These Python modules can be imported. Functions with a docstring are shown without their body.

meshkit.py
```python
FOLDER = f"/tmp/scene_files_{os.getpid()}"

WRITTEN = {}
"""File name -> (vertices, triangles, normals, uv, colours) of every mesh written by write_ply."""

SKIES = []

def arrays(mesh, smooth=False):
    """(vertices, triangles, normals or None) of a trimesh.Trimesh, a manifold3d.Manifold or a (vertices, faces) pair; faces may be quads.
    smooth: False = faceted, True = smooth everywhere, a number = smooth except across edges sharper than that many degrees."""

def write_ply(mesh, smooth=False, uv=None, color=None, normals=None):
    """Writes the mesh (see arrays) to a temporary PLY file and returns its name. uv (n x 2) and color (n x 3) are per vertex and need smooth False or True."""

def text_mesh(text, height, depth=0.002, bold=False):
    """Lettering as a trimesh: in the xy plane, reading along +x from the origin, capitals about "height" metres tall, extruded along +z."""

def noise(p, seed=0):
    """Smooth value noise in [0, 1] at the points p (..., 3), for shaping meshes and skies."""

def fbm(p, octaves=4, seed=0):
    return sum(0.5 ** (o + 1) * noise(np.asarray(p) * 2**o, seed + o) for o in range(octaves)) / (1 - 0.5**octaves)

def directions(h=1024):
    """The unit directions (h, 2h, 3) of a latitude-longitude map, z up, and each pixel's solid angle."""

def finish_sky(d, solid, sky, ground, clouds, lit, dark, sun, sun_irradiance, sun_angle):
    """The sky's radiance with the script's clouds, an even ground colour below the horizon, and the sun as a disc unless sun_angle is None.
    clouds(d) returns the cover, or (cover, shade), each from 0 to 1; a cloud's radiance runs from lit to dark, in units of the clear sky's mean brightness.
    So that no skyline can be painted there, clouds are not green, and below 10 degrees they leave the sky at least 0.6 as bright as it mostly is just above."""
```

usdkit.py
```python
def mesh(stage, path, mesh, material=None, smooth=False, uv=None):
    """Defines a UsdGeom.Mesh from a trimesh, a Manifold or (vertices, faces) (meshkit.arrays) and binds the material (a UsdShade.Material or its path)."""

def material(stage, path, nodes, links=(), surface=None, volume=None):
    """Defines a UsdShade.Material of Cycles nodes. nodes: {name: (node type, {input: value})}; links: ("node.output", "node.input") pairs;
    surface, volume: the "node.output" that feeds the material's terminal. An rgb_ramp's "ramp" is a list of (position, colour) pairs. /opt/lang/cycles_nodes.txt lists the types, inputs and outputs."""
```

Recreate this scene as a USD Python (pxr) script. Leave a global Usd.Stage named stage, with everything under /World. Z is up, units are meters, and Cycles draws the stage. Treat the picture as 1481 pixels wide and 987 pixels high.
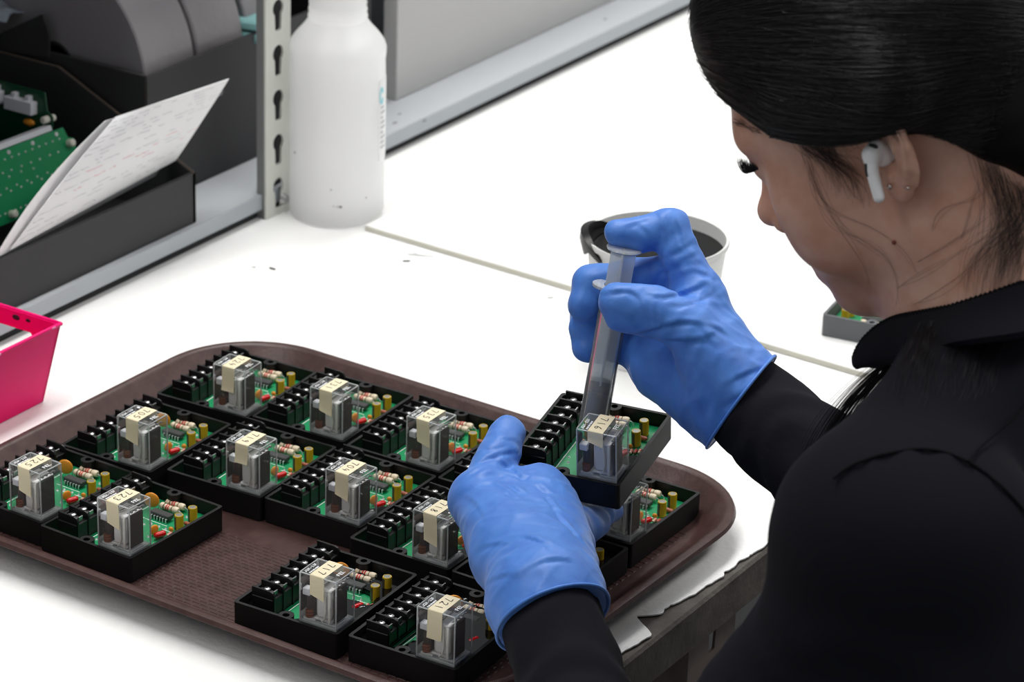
import math, random
import numpy as np, trimesh, usdkit, meshkit
import manifold3d as m3
from scipy.spatial import cKDTree
from shapely.geometry import Polygon, Point, box as sbox
from shapely import affinity
from pxr import Usd, UsdGeom, UsdLux, UsdShade, Gf, Sdf, Vt

stage = Usd.Stage.CreateInMemory()
UsdGeom.SetStageUpAxis(stage, UsdGeom.Tokens.z)
UsdGeom.SetStageMetersPerUnit(stage, 1.0)
UsdGeom.Xform.Define(stage, '/World')
UsdGeom.Scope.Define(stage, '/World/Looks')

# ------------------------------------------------------------------ camera
F_PX = 4367.5
CAM = np.array([1.07469, -1.56890, 0.96570])
RT = np.array([0.840628, 0.540795, 0.029759])
DN = np.array([0.241741, -0.325465, -0.914130])
FW = np.array([-0.484672, 0.775636, -0.404327])
cam = UsdGeom.Camera.Define(stage, '/World/camera')
cam.CreateHorizontalApertureAttr(36.0)
cam.CreateVerticalApertureAttr(36.0 * 987 / 1481)
cam.CreateFocalLengthAttr(36.0 * F_PX / 1481)
cam.CreateClippingRangeAttr(Gf.Vec2f(0.05, 50))
cam.CreateFStopAttr(14.0)
cam.CreateFocusDistanceAttr(1.93)
EXPOSURE = 0.0
cam.CreateExposureAttr(EXPOSURE)
UP = -DN
cam.AddTransformOp().Set(Gf.Matrix4d(*RT, 0, *UP, 0, *(-FW), 0, *CAM, 1))


def ray(px, py):
    return RT * ((px - 740.5) / F_PX) + DN * ((py - 493.5) / F_PX) + FW


def at(px, py, z=0.0):
    """The point of the horizontal plane z under a pixel of the photograph."""
    d = ray(px, py)
    return CAM + d * ((z - CAM[2]) / d[2])


def deep(px, py, depth):
    """The point under a pixel at a depth (metres along the view)."""
    return CAM + ray(px, py) * depth


# ------------------------------------------------------------------ lights
def rect_light(name, pos, target, w, h, inten, col=(1, 1, 1)):
    l = UsdLux.RectLight.Define(stage, '/World/' + name)
    l.CreateWidthAttr(w)
    l.CreateHeightAttr(h)
    l.CreateIntensityAttr(inten)
    l.CreateColorAttr(Gf.Vec3f(*col))
    p, t = np.array(pos, float), np.array(target, float)
    zax = p - t
    zax /= np.linalg.norm(zax)
    xax = np.cross((0, 1, 0.001), zax)
    xax /= np.linalg.norm(xax)
    yax = np.cross(zax, xax)
    l.AddTransformOp().Set(Gf.Matrix4d(*xax, 0, *yax, 0, *zax, 0, *p, 1))
    return l


rect_light('ceiling_light', (-0.55, 0.7, 2.3), (-0.55, 0.7, 0), 0.6, 2.4, 13.5, (1.0, 0.985, 0.96))
rect_light('ceiling_light_001', (-0.5, -2.0, 2.3), (-0.5, -2.0, 0), 0.6, 2.4, 3.5, (1.0, 0.985, 0.96))
rect_light('ceiling_light_002', (1.6, 0.9, 2.3), (1.6, 0.9, 0), 0.6, 2.4, 7.0, (1.0, 0.985, 0.96))
rect_light('ceiling_light_003', (0.1, 4.3, 2.3), (0.1, 4.3, 0), 0.6, 2.4, 9.0, (1.0, 0.985, 0.96))
dome = UsdLux.DomeLight.Define(stage, '/World/room_glow')
dome.CreateIntensityAttr(0.09)
dome.CreateColorAttr(Gf.Vec3f(0.95, 0.98, 1.0))

# ------------------------------------------------------------------ helpers
_used = {}


def numbered(path):
    k = _used.get(path, -1) + 1
    _used[path] = k
    return path if k == 0 else f'{path}_{k:03d}'


def tag(prim, label=None, cat=None, group=None, kind=None):
    prim = prim.GetPrim() if hasattr(prim, 'GetPrim') else prim
    for k, v in (('label', label), ('category', cat), ('group', group), ('kind', kind)):
        if v:
            prim.SetCustomDataByKey(k, v)
    return prim


def obj(name, mesh, mat, parent=None, smooth=False, label=None, kind=None):
    base = parent.GetPath().pathString if parent is not None else '/World'
    path = numbered(base + '/' + name)
    p = usdkit.mesh(stage, path, mesh, M[mat], smooth=smooth).GetPrim()
    return tag(p, label=label, kind=kind)


def thing(name, label, cat, loc=(0, 0, 0), rotz=0.0, group=None, matrix=None, kind=None, parent=None):
    base = parent.GetPath().pathString if parent is not None else '/World'
    x = UsdGeom.Xform.Define(stage, numbered(base + '/' + name))
    if matrix is not None:
        R, o = matrix
        R = np.asarray(R)
        x.AddTransformOp().Set(Gf.Matrix4d(*R[:, 0], 0, *R[:, 1], 0, *R[:, 2], 0, *o, 1))
    else:
        x.AddTranslateOp().Set(Gf.Vec3d(*map(float, loc)))
        if rotz:
            x.AddRotateZOp().Set(float(rotz))
    return tag(x, label, cat, group, kind)


def curves(name, lines, widths, mat, parent, kind=None):
    base = parent.GetPath().pathString if parent is not None else '/World'
    c = UsdGeom.BasisCurves.Define(stage, numbered(base + '/' + name))
    c.CreateTypeAttr('linear')
    c.CreateCurveVertexCountsAttr(Vt.IntArray([len(l) for l in lines]))
    c.CreatePointsAttr(Vt.Vec3fArray.FromNumpy(np.vstack(lines).astype(np.float32)))
    c.CreateWidthsAttr(Vt.FloatArray.FromNumpy(np.concatenate(widths).astype(np.float32)))
    c.SetWidthsInterpolation('vertex')
    UsdShade.MaterialBindingAPI.Apply(c.GetPrim()).Bind(M[mat])
    return tag(c, kind=kind)


def cat_(*ms):
    return trimesh.util.concatenate([m for m in ms])


def bx(x0, x1, y0, y1, z0, z1, b=0.0):
    """A box with chamfered edges."""
    x0, x1, y0, y1, z0, z1 = (min(x0, x1), max(x0, x1), min(y0, y1), max(y0, y1), min(z0, z1), max(z0, z1))
    if b <= 0:
        m = trimesh.creation.box([x1 - x0, y1 - y0, z1 - z0])
        m.apply_translation([(x0 + x1) / 2, (y0 + y1) / 2, (z0 + z1) / 2])
        return m
    pts = []
    for X, Y, Z in np.ndindex(2, 2, 2):
        c = np.array([(x0, x1)[X], (y0, y1)[Y], (z0, z1)[Z]])
        s = np.array([1 - 2 * X, 1 - 2 * Y, 1 - 2 * Z]) * b
        for k in range(3):
            q = s.copy()
            q[k] = 0
            pts.append(c + q)
    return trimesh.convex.convex_hull(np.array(pts))


def cyl(p, r, h, n=20, r2=None, axis=(0, 0, 1)):
    """A cylinder or cone from the point p along axis."""
    r2 = r if r2 is None else r2
    a = np.linspace(0, 2 * np.pi, n, endpoint=False)
    c = np.c_[np.cos(a), np.sin(a)]
    v = np.vstack([np.c_[c * r, np.zeros(n)], np.c_[c * r2, np.full(n, h)], [[0, 0, 0], [0, 0, h]]])
    f = []
    for i in range(n):
        j = (i + 1) % n
        f += [[i, j, n + j], [i, n + j, n + i], [2 * n, j, i], [2 * n + 1, n + i, n + j]]
    m = trimesh.Trimesh(v, f, process=False)
    T = trimesh.geometry.align_vectors([0, 0, 1], np.array(axis, float) / np.linalg.norm(axis))
    T[:3, 3] = p
    m.apply_transform(T)
    return m


def lathe(profile, n=48, closed=False):
    """A solid of revolution about z from (r, z) points, bottom to top outside, then back inside."""
    pr = np.array(profile, float)
    a = np.linspace(0, 2 * np.pi, n, endpoint=False)
    k = len(pr)
    v = np.stack([pr[:, None, 0] * np.cos(a), pr[:, None, 0] * np.sin(a), np.repeat(pr[:, 1:2], n, 1)], -1).reshape(-1, 3)
    f = []
    for i in range(k - 1 if not closed else k):
        i2 = (i + 1) % k
        for j in range(n):
            j2 = (j + 1) % n
            f += [[i * n + j, i * n + j2, i2 * n + j2], [i * n + j, i2 * n + j2, i2 * n + j]]
    m = trimesh.Trimesh(v, f, process=True)
    m.update_faces(m.nondegenerate_faces())
    return m


def tube(path, r, n=8, cap=True):
    """A tube of radius r (a number or one per point) along path."""
    P = np.array(path, float)
    r = np.broadcast_to(np.asarray(r, float), (len(P),))
    T = np.gradient(P, axis=0)
    T /= np.linalg.norm(T, axis=1, keepdims=True) + 1e-12
    ref = np.array([0, 0, 1.0]) if abs(T[0, 2]) < 0.9 else np.array([1.0, 0, 0])
    rings = []
    a = np.linspace(0, 2 * np.pi, n, endpoint=False)
    N = np.cross(ref, T[0])
    for i in range(len(P)):
        N = N - T[i] * (N @ T[i])
        N /= np.linalg.norm(N) + 1e-12
        B = np.cross(T[i], N)
        rings.append(P[i] + r[i] * (np.outer(np.cos(a), N) + np.outer(np.sin(a), B)))
    v = np.vstack(rings + [P[:1], P[-1:]])
    f = []
    for i in range(len(P) - 1):
        for j in range(n):
            j2 = (j + 1) % n
            f += [[i * n + j, i * n + j2, (i + 1) * n + j2], [i * n + j, (i + 1) * n + j2, (i + 1) * n + j]]
    if cap:
        e = len(P) * n
        for j in range(n):
            j2 = (j + 1) % n
            f += [[e, j2, j], [e + 1, (len(P) - 1) * n + j, (len(P) - 1) * n + j2]]
    return trimesh.Trimesh(v, f, process=False)


def extrude(poly, h, z=0.0):
    m = trimesh.creation.extrude_polygon(poly, h, engine='earcut')
    m.apply_translation([0, 0, z])
    return m


def ribbon(line, w, z, n=None):
    """A flat stroke along a polyline of (x, y) points lying at height z."""
    P = np.array(line, float)
    T = np.gradient(P, axis=0)
    T /= np.linalg.norm(T, axis=1, keepdims=True) + 1e-12
    N = np.c_[-T[:, 1], T[:, 0]] * w / 2
    v = np.vstack([np.c_[P + N, np.full(len(P), z)], np.c_[P - N, np.full(len(P), z)]])
    k = len(P)
    f = []
    for i in range(k - 1):
        f += [[i, k + i, k + i + 1], [i, k + i + 1, i + 1]]
    return trimesh.Trimesh(v, f, process=False)


def sheet(grid, th):
    """A thin solid sheet from a grid of points (n, m, 3), th thick."""
    G = np.array(grid, float)
    n, m = G.shape[:2]
    du, dv = np.gradient(G, axis=0), np.gradient(G, axis=1)
    N = np.cross(du, dv)
    N /= np.linalg.norm(N, axis=-1, keepdims=True) + 1e-12
    v = np.vstack([(G + N * th / 2).reshape(-1, 3), (G - N * th / 2).reshape(-1, 3)])
    k = n * m
    idx = np.arange(k).reshape(n, m)
    a, b, c, d = idx[:-1, :-1].ravel(), idx[1:, :-1].ravel(), idx[1:, 1:].ravel(), idx[:-1, 1:].ravel()
    f = [np.c_[a, b, c], np.c_[a, c, d], np.c_[a, c, b] + k, np.c_[a, d, c] + k]
    rim = np.concatenate([idx[0, :], idx[1:, -1], idx[-1, -2::-1], idx[-2:0:-1, 0]])
    r2 = np.roll(rim, -1)
    f += [np.c_[rim, r2 + k, r2], np.c_[rim, rim + k, r2 + k]]
    return trimesh.Trimesh(v, np.vstack(f), process=False)


def move(m, R=None, t=None):
    m = m.copy()
    T = np.eye(4)
    if R is not None:
        T[:3, :3] = R
    if t is not None:
        T[:3, 3] = t
    m.apply_transform(T)
    return m


def rotz(a):
    c, s = math.cos(math.radians(a)), math.sin(math.radians(a))
    return np.array([[c, -s, 0], [s, c, 0], [0, 0, 1.0]])


def rounded(w, d, r, n=10):
    """Points of a rounded rectangle centred on the origin, counter-clockwise."""
    pts = []
    for cx, cy, a0 in ((w / 2 - r, d / 2 - r, 0), (-w / 2 + r, d / 2 - r, 90), (-w / 2 + r, -d / 2 + r, 180), (w / 2 - r, -d / 2 + r, 270)):
        for a in np.radians(np.linspace(a0, a0 + 90, n)):
            pts.append((cx + r * math.cos(a), cy + r * math.sin(a)))
    return np.array(pts)


def loft(rings):
    """A closed skin through rings of equal count, capped at both ends with a fan."""
    n = len(rings[0])
    v = np.vstack(rings + [rings[0].mean(0)[None], rings[-1].mean(0)[None]])
    f = []
    for i in range(len(rings) - 1):
        for j in range(n):
            j2 = (j + 1) % n
            f += [[i * n + j, i * n + j2, (i + 1) * n + j2], [i * n + j, (i + 1) * n + j2, (i + 1) * n + j]]
    e = len(rings) * n
    for j in range(n):
        j2 = (j + 1) % n
        f += [[e, j2, j], [e + 1, (len(rings) - 1) * n + j, (len(rings) - 1) * n + j2]]
    return trimesh.Trimesh(v, f, process=False)


# ------------------------------------------------------------------ materials
M = {}


def lin(r, g, b):
    """A colour given as sRGB bytes."""
    return tuple(((c / 255 + 0.055) / 1.055) ** 2.4 if c > 10 else c / 255 / 12.92 for c in (r, g, b))


def mat(name, col, rough=0.5, bump=None, vary=None, **kw):
    """bump: (scale, strength, distance, detail); vary: (scale, second colour, contrast low, contrast high)."""
    nodes = {'p': ('principled_bsdf', {'base_color': col, 'roughness': rough, **kw})}
    links = []
    if bump or vary:
        nodes['tc'] = ('texture_coordinate', {})
    if bump:
        nodes['bn'] = ('noise_texture', {'scale': bump[0], 'detail': bump[3] if len(bump) > 3 else 3.0, 'roughness': 0.6})
        nodes['bu'] = ('bump', {'strength': bump[1], 'distance': bump[2]})
        links += [('tc.object', 'bn.vector'), ('bn.fac', 'bu.height'), ('bu.normal', 'p.normal')]
    if vary:
        nodes['vn'] = ('noise_texture', {'scale': vary[0], 'detail': 4.0, 'roughness': 0.6})
        nodes['vr'] = ('rgb_ramp', {'ramp': [(vary[2], col), (vary[3], vary[1])]})
        links += [('tc.object', 'vn.vector'), ('vn.fac', 'vr.fac'), ('vr.color', 'p.base_color')]
    M[name] = usdkit.material(stage, '/World/Looks/' + name, nodes, links, surface='p.BSDF')


def pane(name, tint, ior, frost, frost_col, rough=0.04):
    """A thin clear plastic: transparent, a fresnel reflection, and a little haze in the plastic."""
    nodes = {'t': ('transparent_bsdf', {'color': tint}), 'g': ('glossy_bsdf', {'color': (1, 1, 1), 'roughness': rough}),
             'f': ('fresnel', {'IOR': ior}), 'd': ('principled_bsdf', {'base_color': frost_col, 'roughness': 0.5}),
             'm1': ('mix_closure', {'fac': frost}), 'm2': ('mix_closure', {})}
    links = [('t.BSDF', 'm1.closure1'), ('d.BSDF', 'm1.closure2'), ('m1.closure', 'm2.closure1'), ('g.BSDF', 'm2.closure2'), ('f.fac', 'm2.fac')]
    M[name] = usdkit.material(stage, '/World/Looks/' + name, nodes, links, surface='m2.closure')


def translucent(name, col, share, rough=0.4, bump=None, clear=0.0):
    nodes = {'p': ('principled_bsdf', {'base_color': col, 'roughness': rough}), 't': ('translucent_bsdf', {'color': col}), 'm': ('mix_closure', {'fac': share})}
    links = [('p.BSDF', 'm.closure1'), ('t.BSDF', 'm.closure2')]
    top = 'm.closure'
    if clear:
        nodes |= {'c': ('transparent_bsdf', {'color': (1, 1, 1)}), 'm2': ('mix_closure', {'fac': clear})}
        links += [('m.closure', 'm2.closure1'), ('c.BSDF', 'm2.closure2')]
        top = 'm2.closure'
    M[name] = usdkit.material(stage, '/World/Looks/' + name, nodes, links, surface=top)


mat('table_paper', (0.86, 0.86, 0.85), 0.85, bump=(230, 0.55, 0.0009), specular_ior_level=0.2)
mat('white_board', (0.86, 0.86, 0.85), 0.55)
mat('board_edge', lin(205, 203, 190), 0.8)
mat('smudge', lin(90, 90, 90), 0.7)
mat('smudge_pale', lin(190, 190, 190), 0.7)
mat('table_edge', lin(92, 86, 80), 0.7, bump=(160, 0.5, 0.002), vary=(35, lin(60, 54, 50), 0.35, 0.7))
mat('brown_steel', lin(98, 86, 80), 0.6, vary=(20, lin(60, 52, 50), 0.4, 0.7))
mat('floor_grey', lin(88, 88, 90), 0.6)
mat('shelf_steel', lin(190, 194, 198), 0.42)
mat('shelf_lip', lin(168, 174, 180), 0.42)
mat('wall_panel', lin(186, 185, 185), 0.6)
mat('wall_dark', lin(60, 60, 62), 0.7)
mat('post_grey', lin(214, 216, 208), 0.45, bump=(300, 0.15, 0.0005))
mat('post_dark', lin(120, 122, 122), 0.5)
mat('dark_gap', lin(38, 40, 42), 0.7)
mat('bin_black', lin(50, 50, 52), 0.7, bump=(500, 0.2, 0.0004))
mat('bin_edge', lin(96, 82, 72), 0.85)
mat('roll_grey', lin(146, 142, 145), 0.4, bump=(40, 0.25, 0.003))
mat('roll_dark', lin(60, 58, 62), 0.5)
mat('teal_pad', lin(150, 205, 205), 0.6)
mat('bag_film', lin(150, 160, 170), 0.18, bump=(30, 0.8, 0.01))
mat('sheet_paper', (0.88, 0.88, 0.89), 0.7)
mat('ink_grey', lin(186, 186, 192), 0.8)
mat('ink_red', lin(225, 150, 150), 0.8)
mat('pink_plastic', lin(240, 4, 112), 0.5, bump=(600, 0.1, 0.0004), specular_ior_level=0.25)
mat('pink_wear', lin(236, 150, 185), 0.6)
mat('soot', lin(45, 20, 30), 0.8)
mat('tray_brown', lin(76, 54, 51), 0.38, vary=(90, lin(60, 41, 39), 0.35, 0.7), bump=(400, 0.3, 0.0006), specular_ior_level=0.32)
mat('case_black', lin(17, 17, 18), 0.5, bump=(900, 0.15, 0.0003), specular_ior_level=0.3)
mat('case_grey', lin(92, 94, 97), 0.55)
mat('fin_black', lin(14, 14, 15), 0.42, specular_ior_level=0.35)
mat('steel', lin(170, 170, 170), 0.32, metallic=1.0)
mat('solder', lin(215, 218, 218), 0.25, metallic=0.6)
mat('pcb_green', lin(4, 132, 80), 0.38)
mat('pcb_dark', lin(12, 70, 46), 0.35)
mat('silk_white', lin(225, 235, 228), 0.6)
mat('resin', lin(8, 8, 9), 0.06)
mat('relay_base', (0.80, 0.81, 0.81), 0.4)
pane('cover_base', (0.95, 0.97, 0.97), 1.3, 0.45, (0.88, 0.90, 0.90), 0.15)
mat('bobbin', (0.86, 0.85, 0.84), 0.4)
mat('yoke', lin(58, 46, 42), 0.4)
mat('copper', lin(150, 88, 60), 0.35, metallic=0.4)
mat('tape', lin(228, 216, 184), 0.75, bump=(700, 0.2, 0.0003))
mat('tape_back', lin(240, 238, 230), 0.6)
mat('ink', lin(40, 38, 36), 0.8)
mat('print_white', lin(232, 234, 236), 0.6)
mat('resistor_body', lin(212, 198, 172), 0.45)
mat('band_red', lin(200, 40, 40), 0.5)
mat('band_dark', lin(110, 92, 60), 0.5)
mat('capacitor_gold', lin(206, 170, 30), 0.35)
mat('capacitor_dark', lin(70, 66, 50), 0.4)
mat('capacitor_top', lin(150, 150, 145), 0.35, metallic=0.5)
mat('disc_orange', lin(226, 146, 40), 0.45)
mat('chip_black', lin(48, 50, 50), 0.5)
mat('red_part', lin(190, 14, 18), 0.18)
mat('brown_part', lin(160, 90, 70), 0.5)
mat('connector_white', lin(214, 214, 220), 0.5)
mat('standoff', lin(216, 212, 200), 0.5)
mat('cup_paper', (0.85, 0.85, 0.83), 0.55)
mat('epoxy_black', lin(8, 8, 9), 0.35, specular_ior_level=0.25)
pane('clear_cover', (0.985, 0.99, 0.99), 1.25, 0.05, (0.8, 0.82, 0.82))
pane('cover_edge', (0.95, 0.97, 0.97), 1.4, 0.42, (0.85, 0.88, 0.88))
pane('syringe_clear', (0.97, 0.98, 0.98), 1.22, 0.16, (0.86, 0.88, 0.88), 0.10)
pane('rod_clear', (0.95, 0.96, 0.96), 1.3, 0.55, (0.86, 0.88, 0.88), 0.2)
mat('bottle_plastic', (0.96, 0.968, 0.972), 0.35, subsurface_weight=1.0, subsurface_radius=(1.0, 1.0, 1.0), subsurface_scale=0.03)
translucent('bottle_low', (0.84, 0.84, 0.83), 0.45, 0.35)
mat('label_white', lin(240, 240, 240), 0.5)
mat('label_blue', lin(150, 215, 225), 0.6)
mat('earbud_white', (0.82, 0.82, 0.83), 0.25)
mat('earbud_dark', lin(40, 40, 42), 0.5)
mat('silver', lin(225, 225, 225), 0.2, metallic=1.0)
# ------------------------------------------------------------------ the setting
rng = np.random.default_rng(7)
obj('floor', bx(-4.0, 2.2, -2.2, 5.6, -0.77, -0.75), 'floor_grey', label='grey workshop floor under the bench')
tag(stage.GetPrimAtPath('/World/floor'), kind='structure')
obj('wall_back', bx(-4.03, -4.0, -2.2, 5.6, -0.75, 2.6), 'wall_dark', label='dark far wall of the workshop')
tag(stage.GetPrimAtPath('/World/wall_back'), kind='structure')

# ---- workbench
bench = thing('workbench', 'workbench with a worn grey-brown front edge, partly under white paper', 'table')
obj('tabletop', bx(-0.76, 0.250, -0.75, 1.65, -0.034, -0.0012, 0.002), 'table_edge', bench)


def slotted_angle(y0, y1, x_front, z0, z1, flange, slots, thick=0.002, hole_r=0.0074):
    """The drilled front of an upright, facing +x, with keyhole slots at the heights given."""
    w = y1 - y0
    poly = sbox(0, z0, w, z1)
    for z in slots:
        hole = Point(w * 0.50, z + 0.005).buffer(hole_r, 12).union(Polygon([(w * 0.50 - hole_r * 0.42, z + 0.004), (w * 0.50 + hole_r * 0.42, z + 0.004), (w * 0.50 + hole_r * 0.30, z - 0.013), (w * 0.50 - hole_r * 0.30, z - 0.013)]).buffer(0.0020))
        poly = poly.difference(hole)
    m = extrude(poly, thick)          # (y, z, thickness) -> world
    v = m.vertices.copy()
    m = trimesh.Trimesh(np.c_[x_front - thick + v[:, 2], y0 + v[:, 0], v[:, 1]], m.faces, process=False)
    f = bx(x_front - flange, x_front - thick, y0, y0 + thick, z0, z1)
    return m, f


p = at(1022, 905, -0.05)
leg_a, leg_b = slotted_angle(p[1] - 0.033, p[1] + 0.033, 0.232, -0.75, -0.034, 0.04, np.arange(-0.70, -0.05, 0.038))
obj('leg', cat_(leg_a, leg_b), 'brown_steel', bench, label='brown drilled steel leg')
leg2 = [move(m, t=(0, -0.9, 0)) for m in (leg_a, leg_b)]
obj('leg', cat_(*leg2), 'brown_steel', bench, label='brown drilled steel leg')

# paper over the bench, torn along the front
ys = np.linspace(-0.45, 1.5, 900)
edge = 0.2430 + 0.0045 * (meshkit.fbm(np.c_[ys * 40, ys * 0, ys * 0], 6, 3) - 0.5) * 2 + 0.002 * np.sin(ys * 9 + 1) - 0.003 * np.clip(meshkit.noise(np.c_[ys * 160, ys * 0, ys * 0], 4) - 0.7, 0, 1) * 3
edge = np.minimum(edge, 0.2485)
edge -= 0.016 * np.clip(1 - np.abs(ys + 0.045) / 0.014, 0, 1) + 0.010 * np.clip(1 - np.abs(ys + 0.025) / 0.03, 0, 1)
gx = np.linspace(0, 1, 26)
grid = np.array([[[-0.4035 + (e + 0.4035) * t, y, 0.0] for t in gx] for y, e in zip(ys, edge)])
bump = (meshkit.fbm(grid.reshape(-1, 3) * 9, 3, 5).reshape(grid.shape[:2]) - 0.5)
grid[..., 2] = -0.0004 + 0.0 * bump
grid[:, -1, 2] += 0.0008
paper = sheet(grid, 0.0009)
if paper.face_normals[0][2] < 0:
    paper.invert()
tag(obj('bench_paper', paper, 'table_paper'), 'white paper sheet covering the bench, torn along its front edge', 'paper')

# white board lying on the bench
e0, e1 = at(527, 327, 0.004), at(1290, 552, 0.004)
ex = (e1 - e0) / np.linalg.norm(e1 - e0)
ey = np.array([-ex[1], ex[0], 0])
board = thing('white_board', 'thin white board lying on the bench beside the bottle', 'board', (e0[0], e0[1], 0), math.degrees(math.atan2(ex[1], ex[0])))
obj('sheet', bx(0, 0.55, 0, 0.95, 0.0004, 0.0052, 0.0006), 'white_board', board)
obj('cut_edge', bx(0.001, 0.549, -0.0004, 0.0004, 0.0006, 0.0044), 'board_edge', board)

# smudges and chips on the paper
for i, (px, py, a, b, rot, m_) in enumerate([(394, 389, 3.6, 1.3, -35, 'smudge'), (588, 378, 3.4, 1.2, 10, 'smudge'), (367, 387, 1.8, 0.6, 0, 'smudge_pale'), (796, 431, 2.4, 0.8, 10, 'smudge_pale')]):
    q = at(px, py, 0.0003)
    e = affinity.scale(Point(0, 0).buffer(1, 8), a / 1000, b / 1000)
    lab = ['small dark chip on the white bench near the shelf post', 'small dark fleck below the grey splash beside the board edge',
           'faint pale fleck left of the dark chip on the bench', 'faint fleck on the bench just left of the blue gloved fingers'][i]
    tag(obj('fleck', move(extrude(e, 0.0006), rotz(rot + 30), q), m_), lab, 'fleck')
q = at(600, 368, 0.0003)
sp = Polygon([(-6, -1.5), (-1.2, 1), (0, 6), (1.4, 1), (7, -2), (16, -4), (5, -3.5), (0, -2.6)])
tag(obj('splash', move(extrude(affinity.scale(sp, 0.001, 0.001, origin=(0, 0)), 0.0006), rotz(32), q), 'smudge_pale'), 'grey pointed splash mark by the board edge', 'mark')

# ---- steel shelving at the back of the bench
sh = thing('steel_shelving', 'grey steel shelving along the back of the bench', 'shelf')
shelf = bx(-0.76, -0.3995, -0.75, 1.65, 0.0205, 0.022)
obj('shelf_board', shelf, 'shelf_steel', sh)
obj('shelf_lip', bx(-0.400, -0.398, -0.75, 1.65, 0.0085, 0.0222, 0.0005), 'shelf_lip', sh)
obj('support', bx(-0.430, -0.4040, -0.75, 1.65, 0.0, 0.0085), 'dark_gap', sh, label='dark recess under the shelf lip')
obj('shelf_board', bx(-0.76, -0.455, -0.75, 1.65, 0.470, 0.486), 'shelf_steel', sh)
pa, pb = slotted_angle(0.374, 0.409, -0.3935, 0.0, 0.62, 0.010, np.arange(0.0212, 0.6, 0.0402))
obj('post', cat_(pa), 'post_grey', sh, label='pale upright with keyhole slots')
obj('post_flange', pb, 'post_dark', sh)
obj('slot_backing', bx(-0.4045, -0.4030, 0.3765, 0.408, 0.0, 0.62), 'dark_gap', sh)
obj('bolt', cyl((-0.3935, 0.3985, 0.012), 0.0055, 0.004, 16, 0.0035, axis=(1, 0, 0)), 'steel', sh, smooth=40)
obj('back_sheet', bx(-0.765, -0.760, -0.75, 1.65, 0.022, 0.50), 'dark_gap', sh)
# grey panel standing on the shelf
pn = at(549, 140, 0.022)
tag(obj('grey_partition', bx(-0.462, -0.4455, pn[1], 1.62, 0.022, 0.462, 0.001), 'wall_panel'), 'plain grey panel standing on the shelf behind the bottle', 'panel')
for px, py, a in ((578, 165, 2.0), (571, 178, 3.2), (614, 175, 3.0), (875, 28, 3.0)):
    q = at(px, py, 0.0222)
    q[0] = max(q[0], -0.4445)
    tag(obj('scuff', move(extrude(affinity.scale(Point(0, 0).buffer(1, 8), a / 1000, 0.0008), 0.0003), rotz(85), q), 'smudge'),
        {578: 'short dark scuff on the pale shelf strip, nearest the grey panel', 571: 'thin dark scuff on the shelf close beside the bottle', 614: 'thin scuff at the shelf lip right of the bottle', 875: 'scuff far along the pale shelf strip'}[px], 'mark')

# ---- black parts bin with an open front
bin_ = thing('parts_bin', 'black cardboard parts bin with low front wall, holding circuit boards', 'bin')
T = 0.0035
y0, y1, xf, xb = -0.10, 0.290, -0.404, -0.66
side = Polygon([(xf, 0.0225), (xf, 0.067), (-0.548, 0.130), (xb, 0.130), (xb, 0.0225)])


def wall_xz(poly, y, th):
    m = extrude(poly, th)
    v = m.vertices
    return trimesh.Trimesh(np.c_[v[:, 0], y + v[:, 2], v[:, 1]], m.faces[:, ::-1], process=False)


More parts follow.
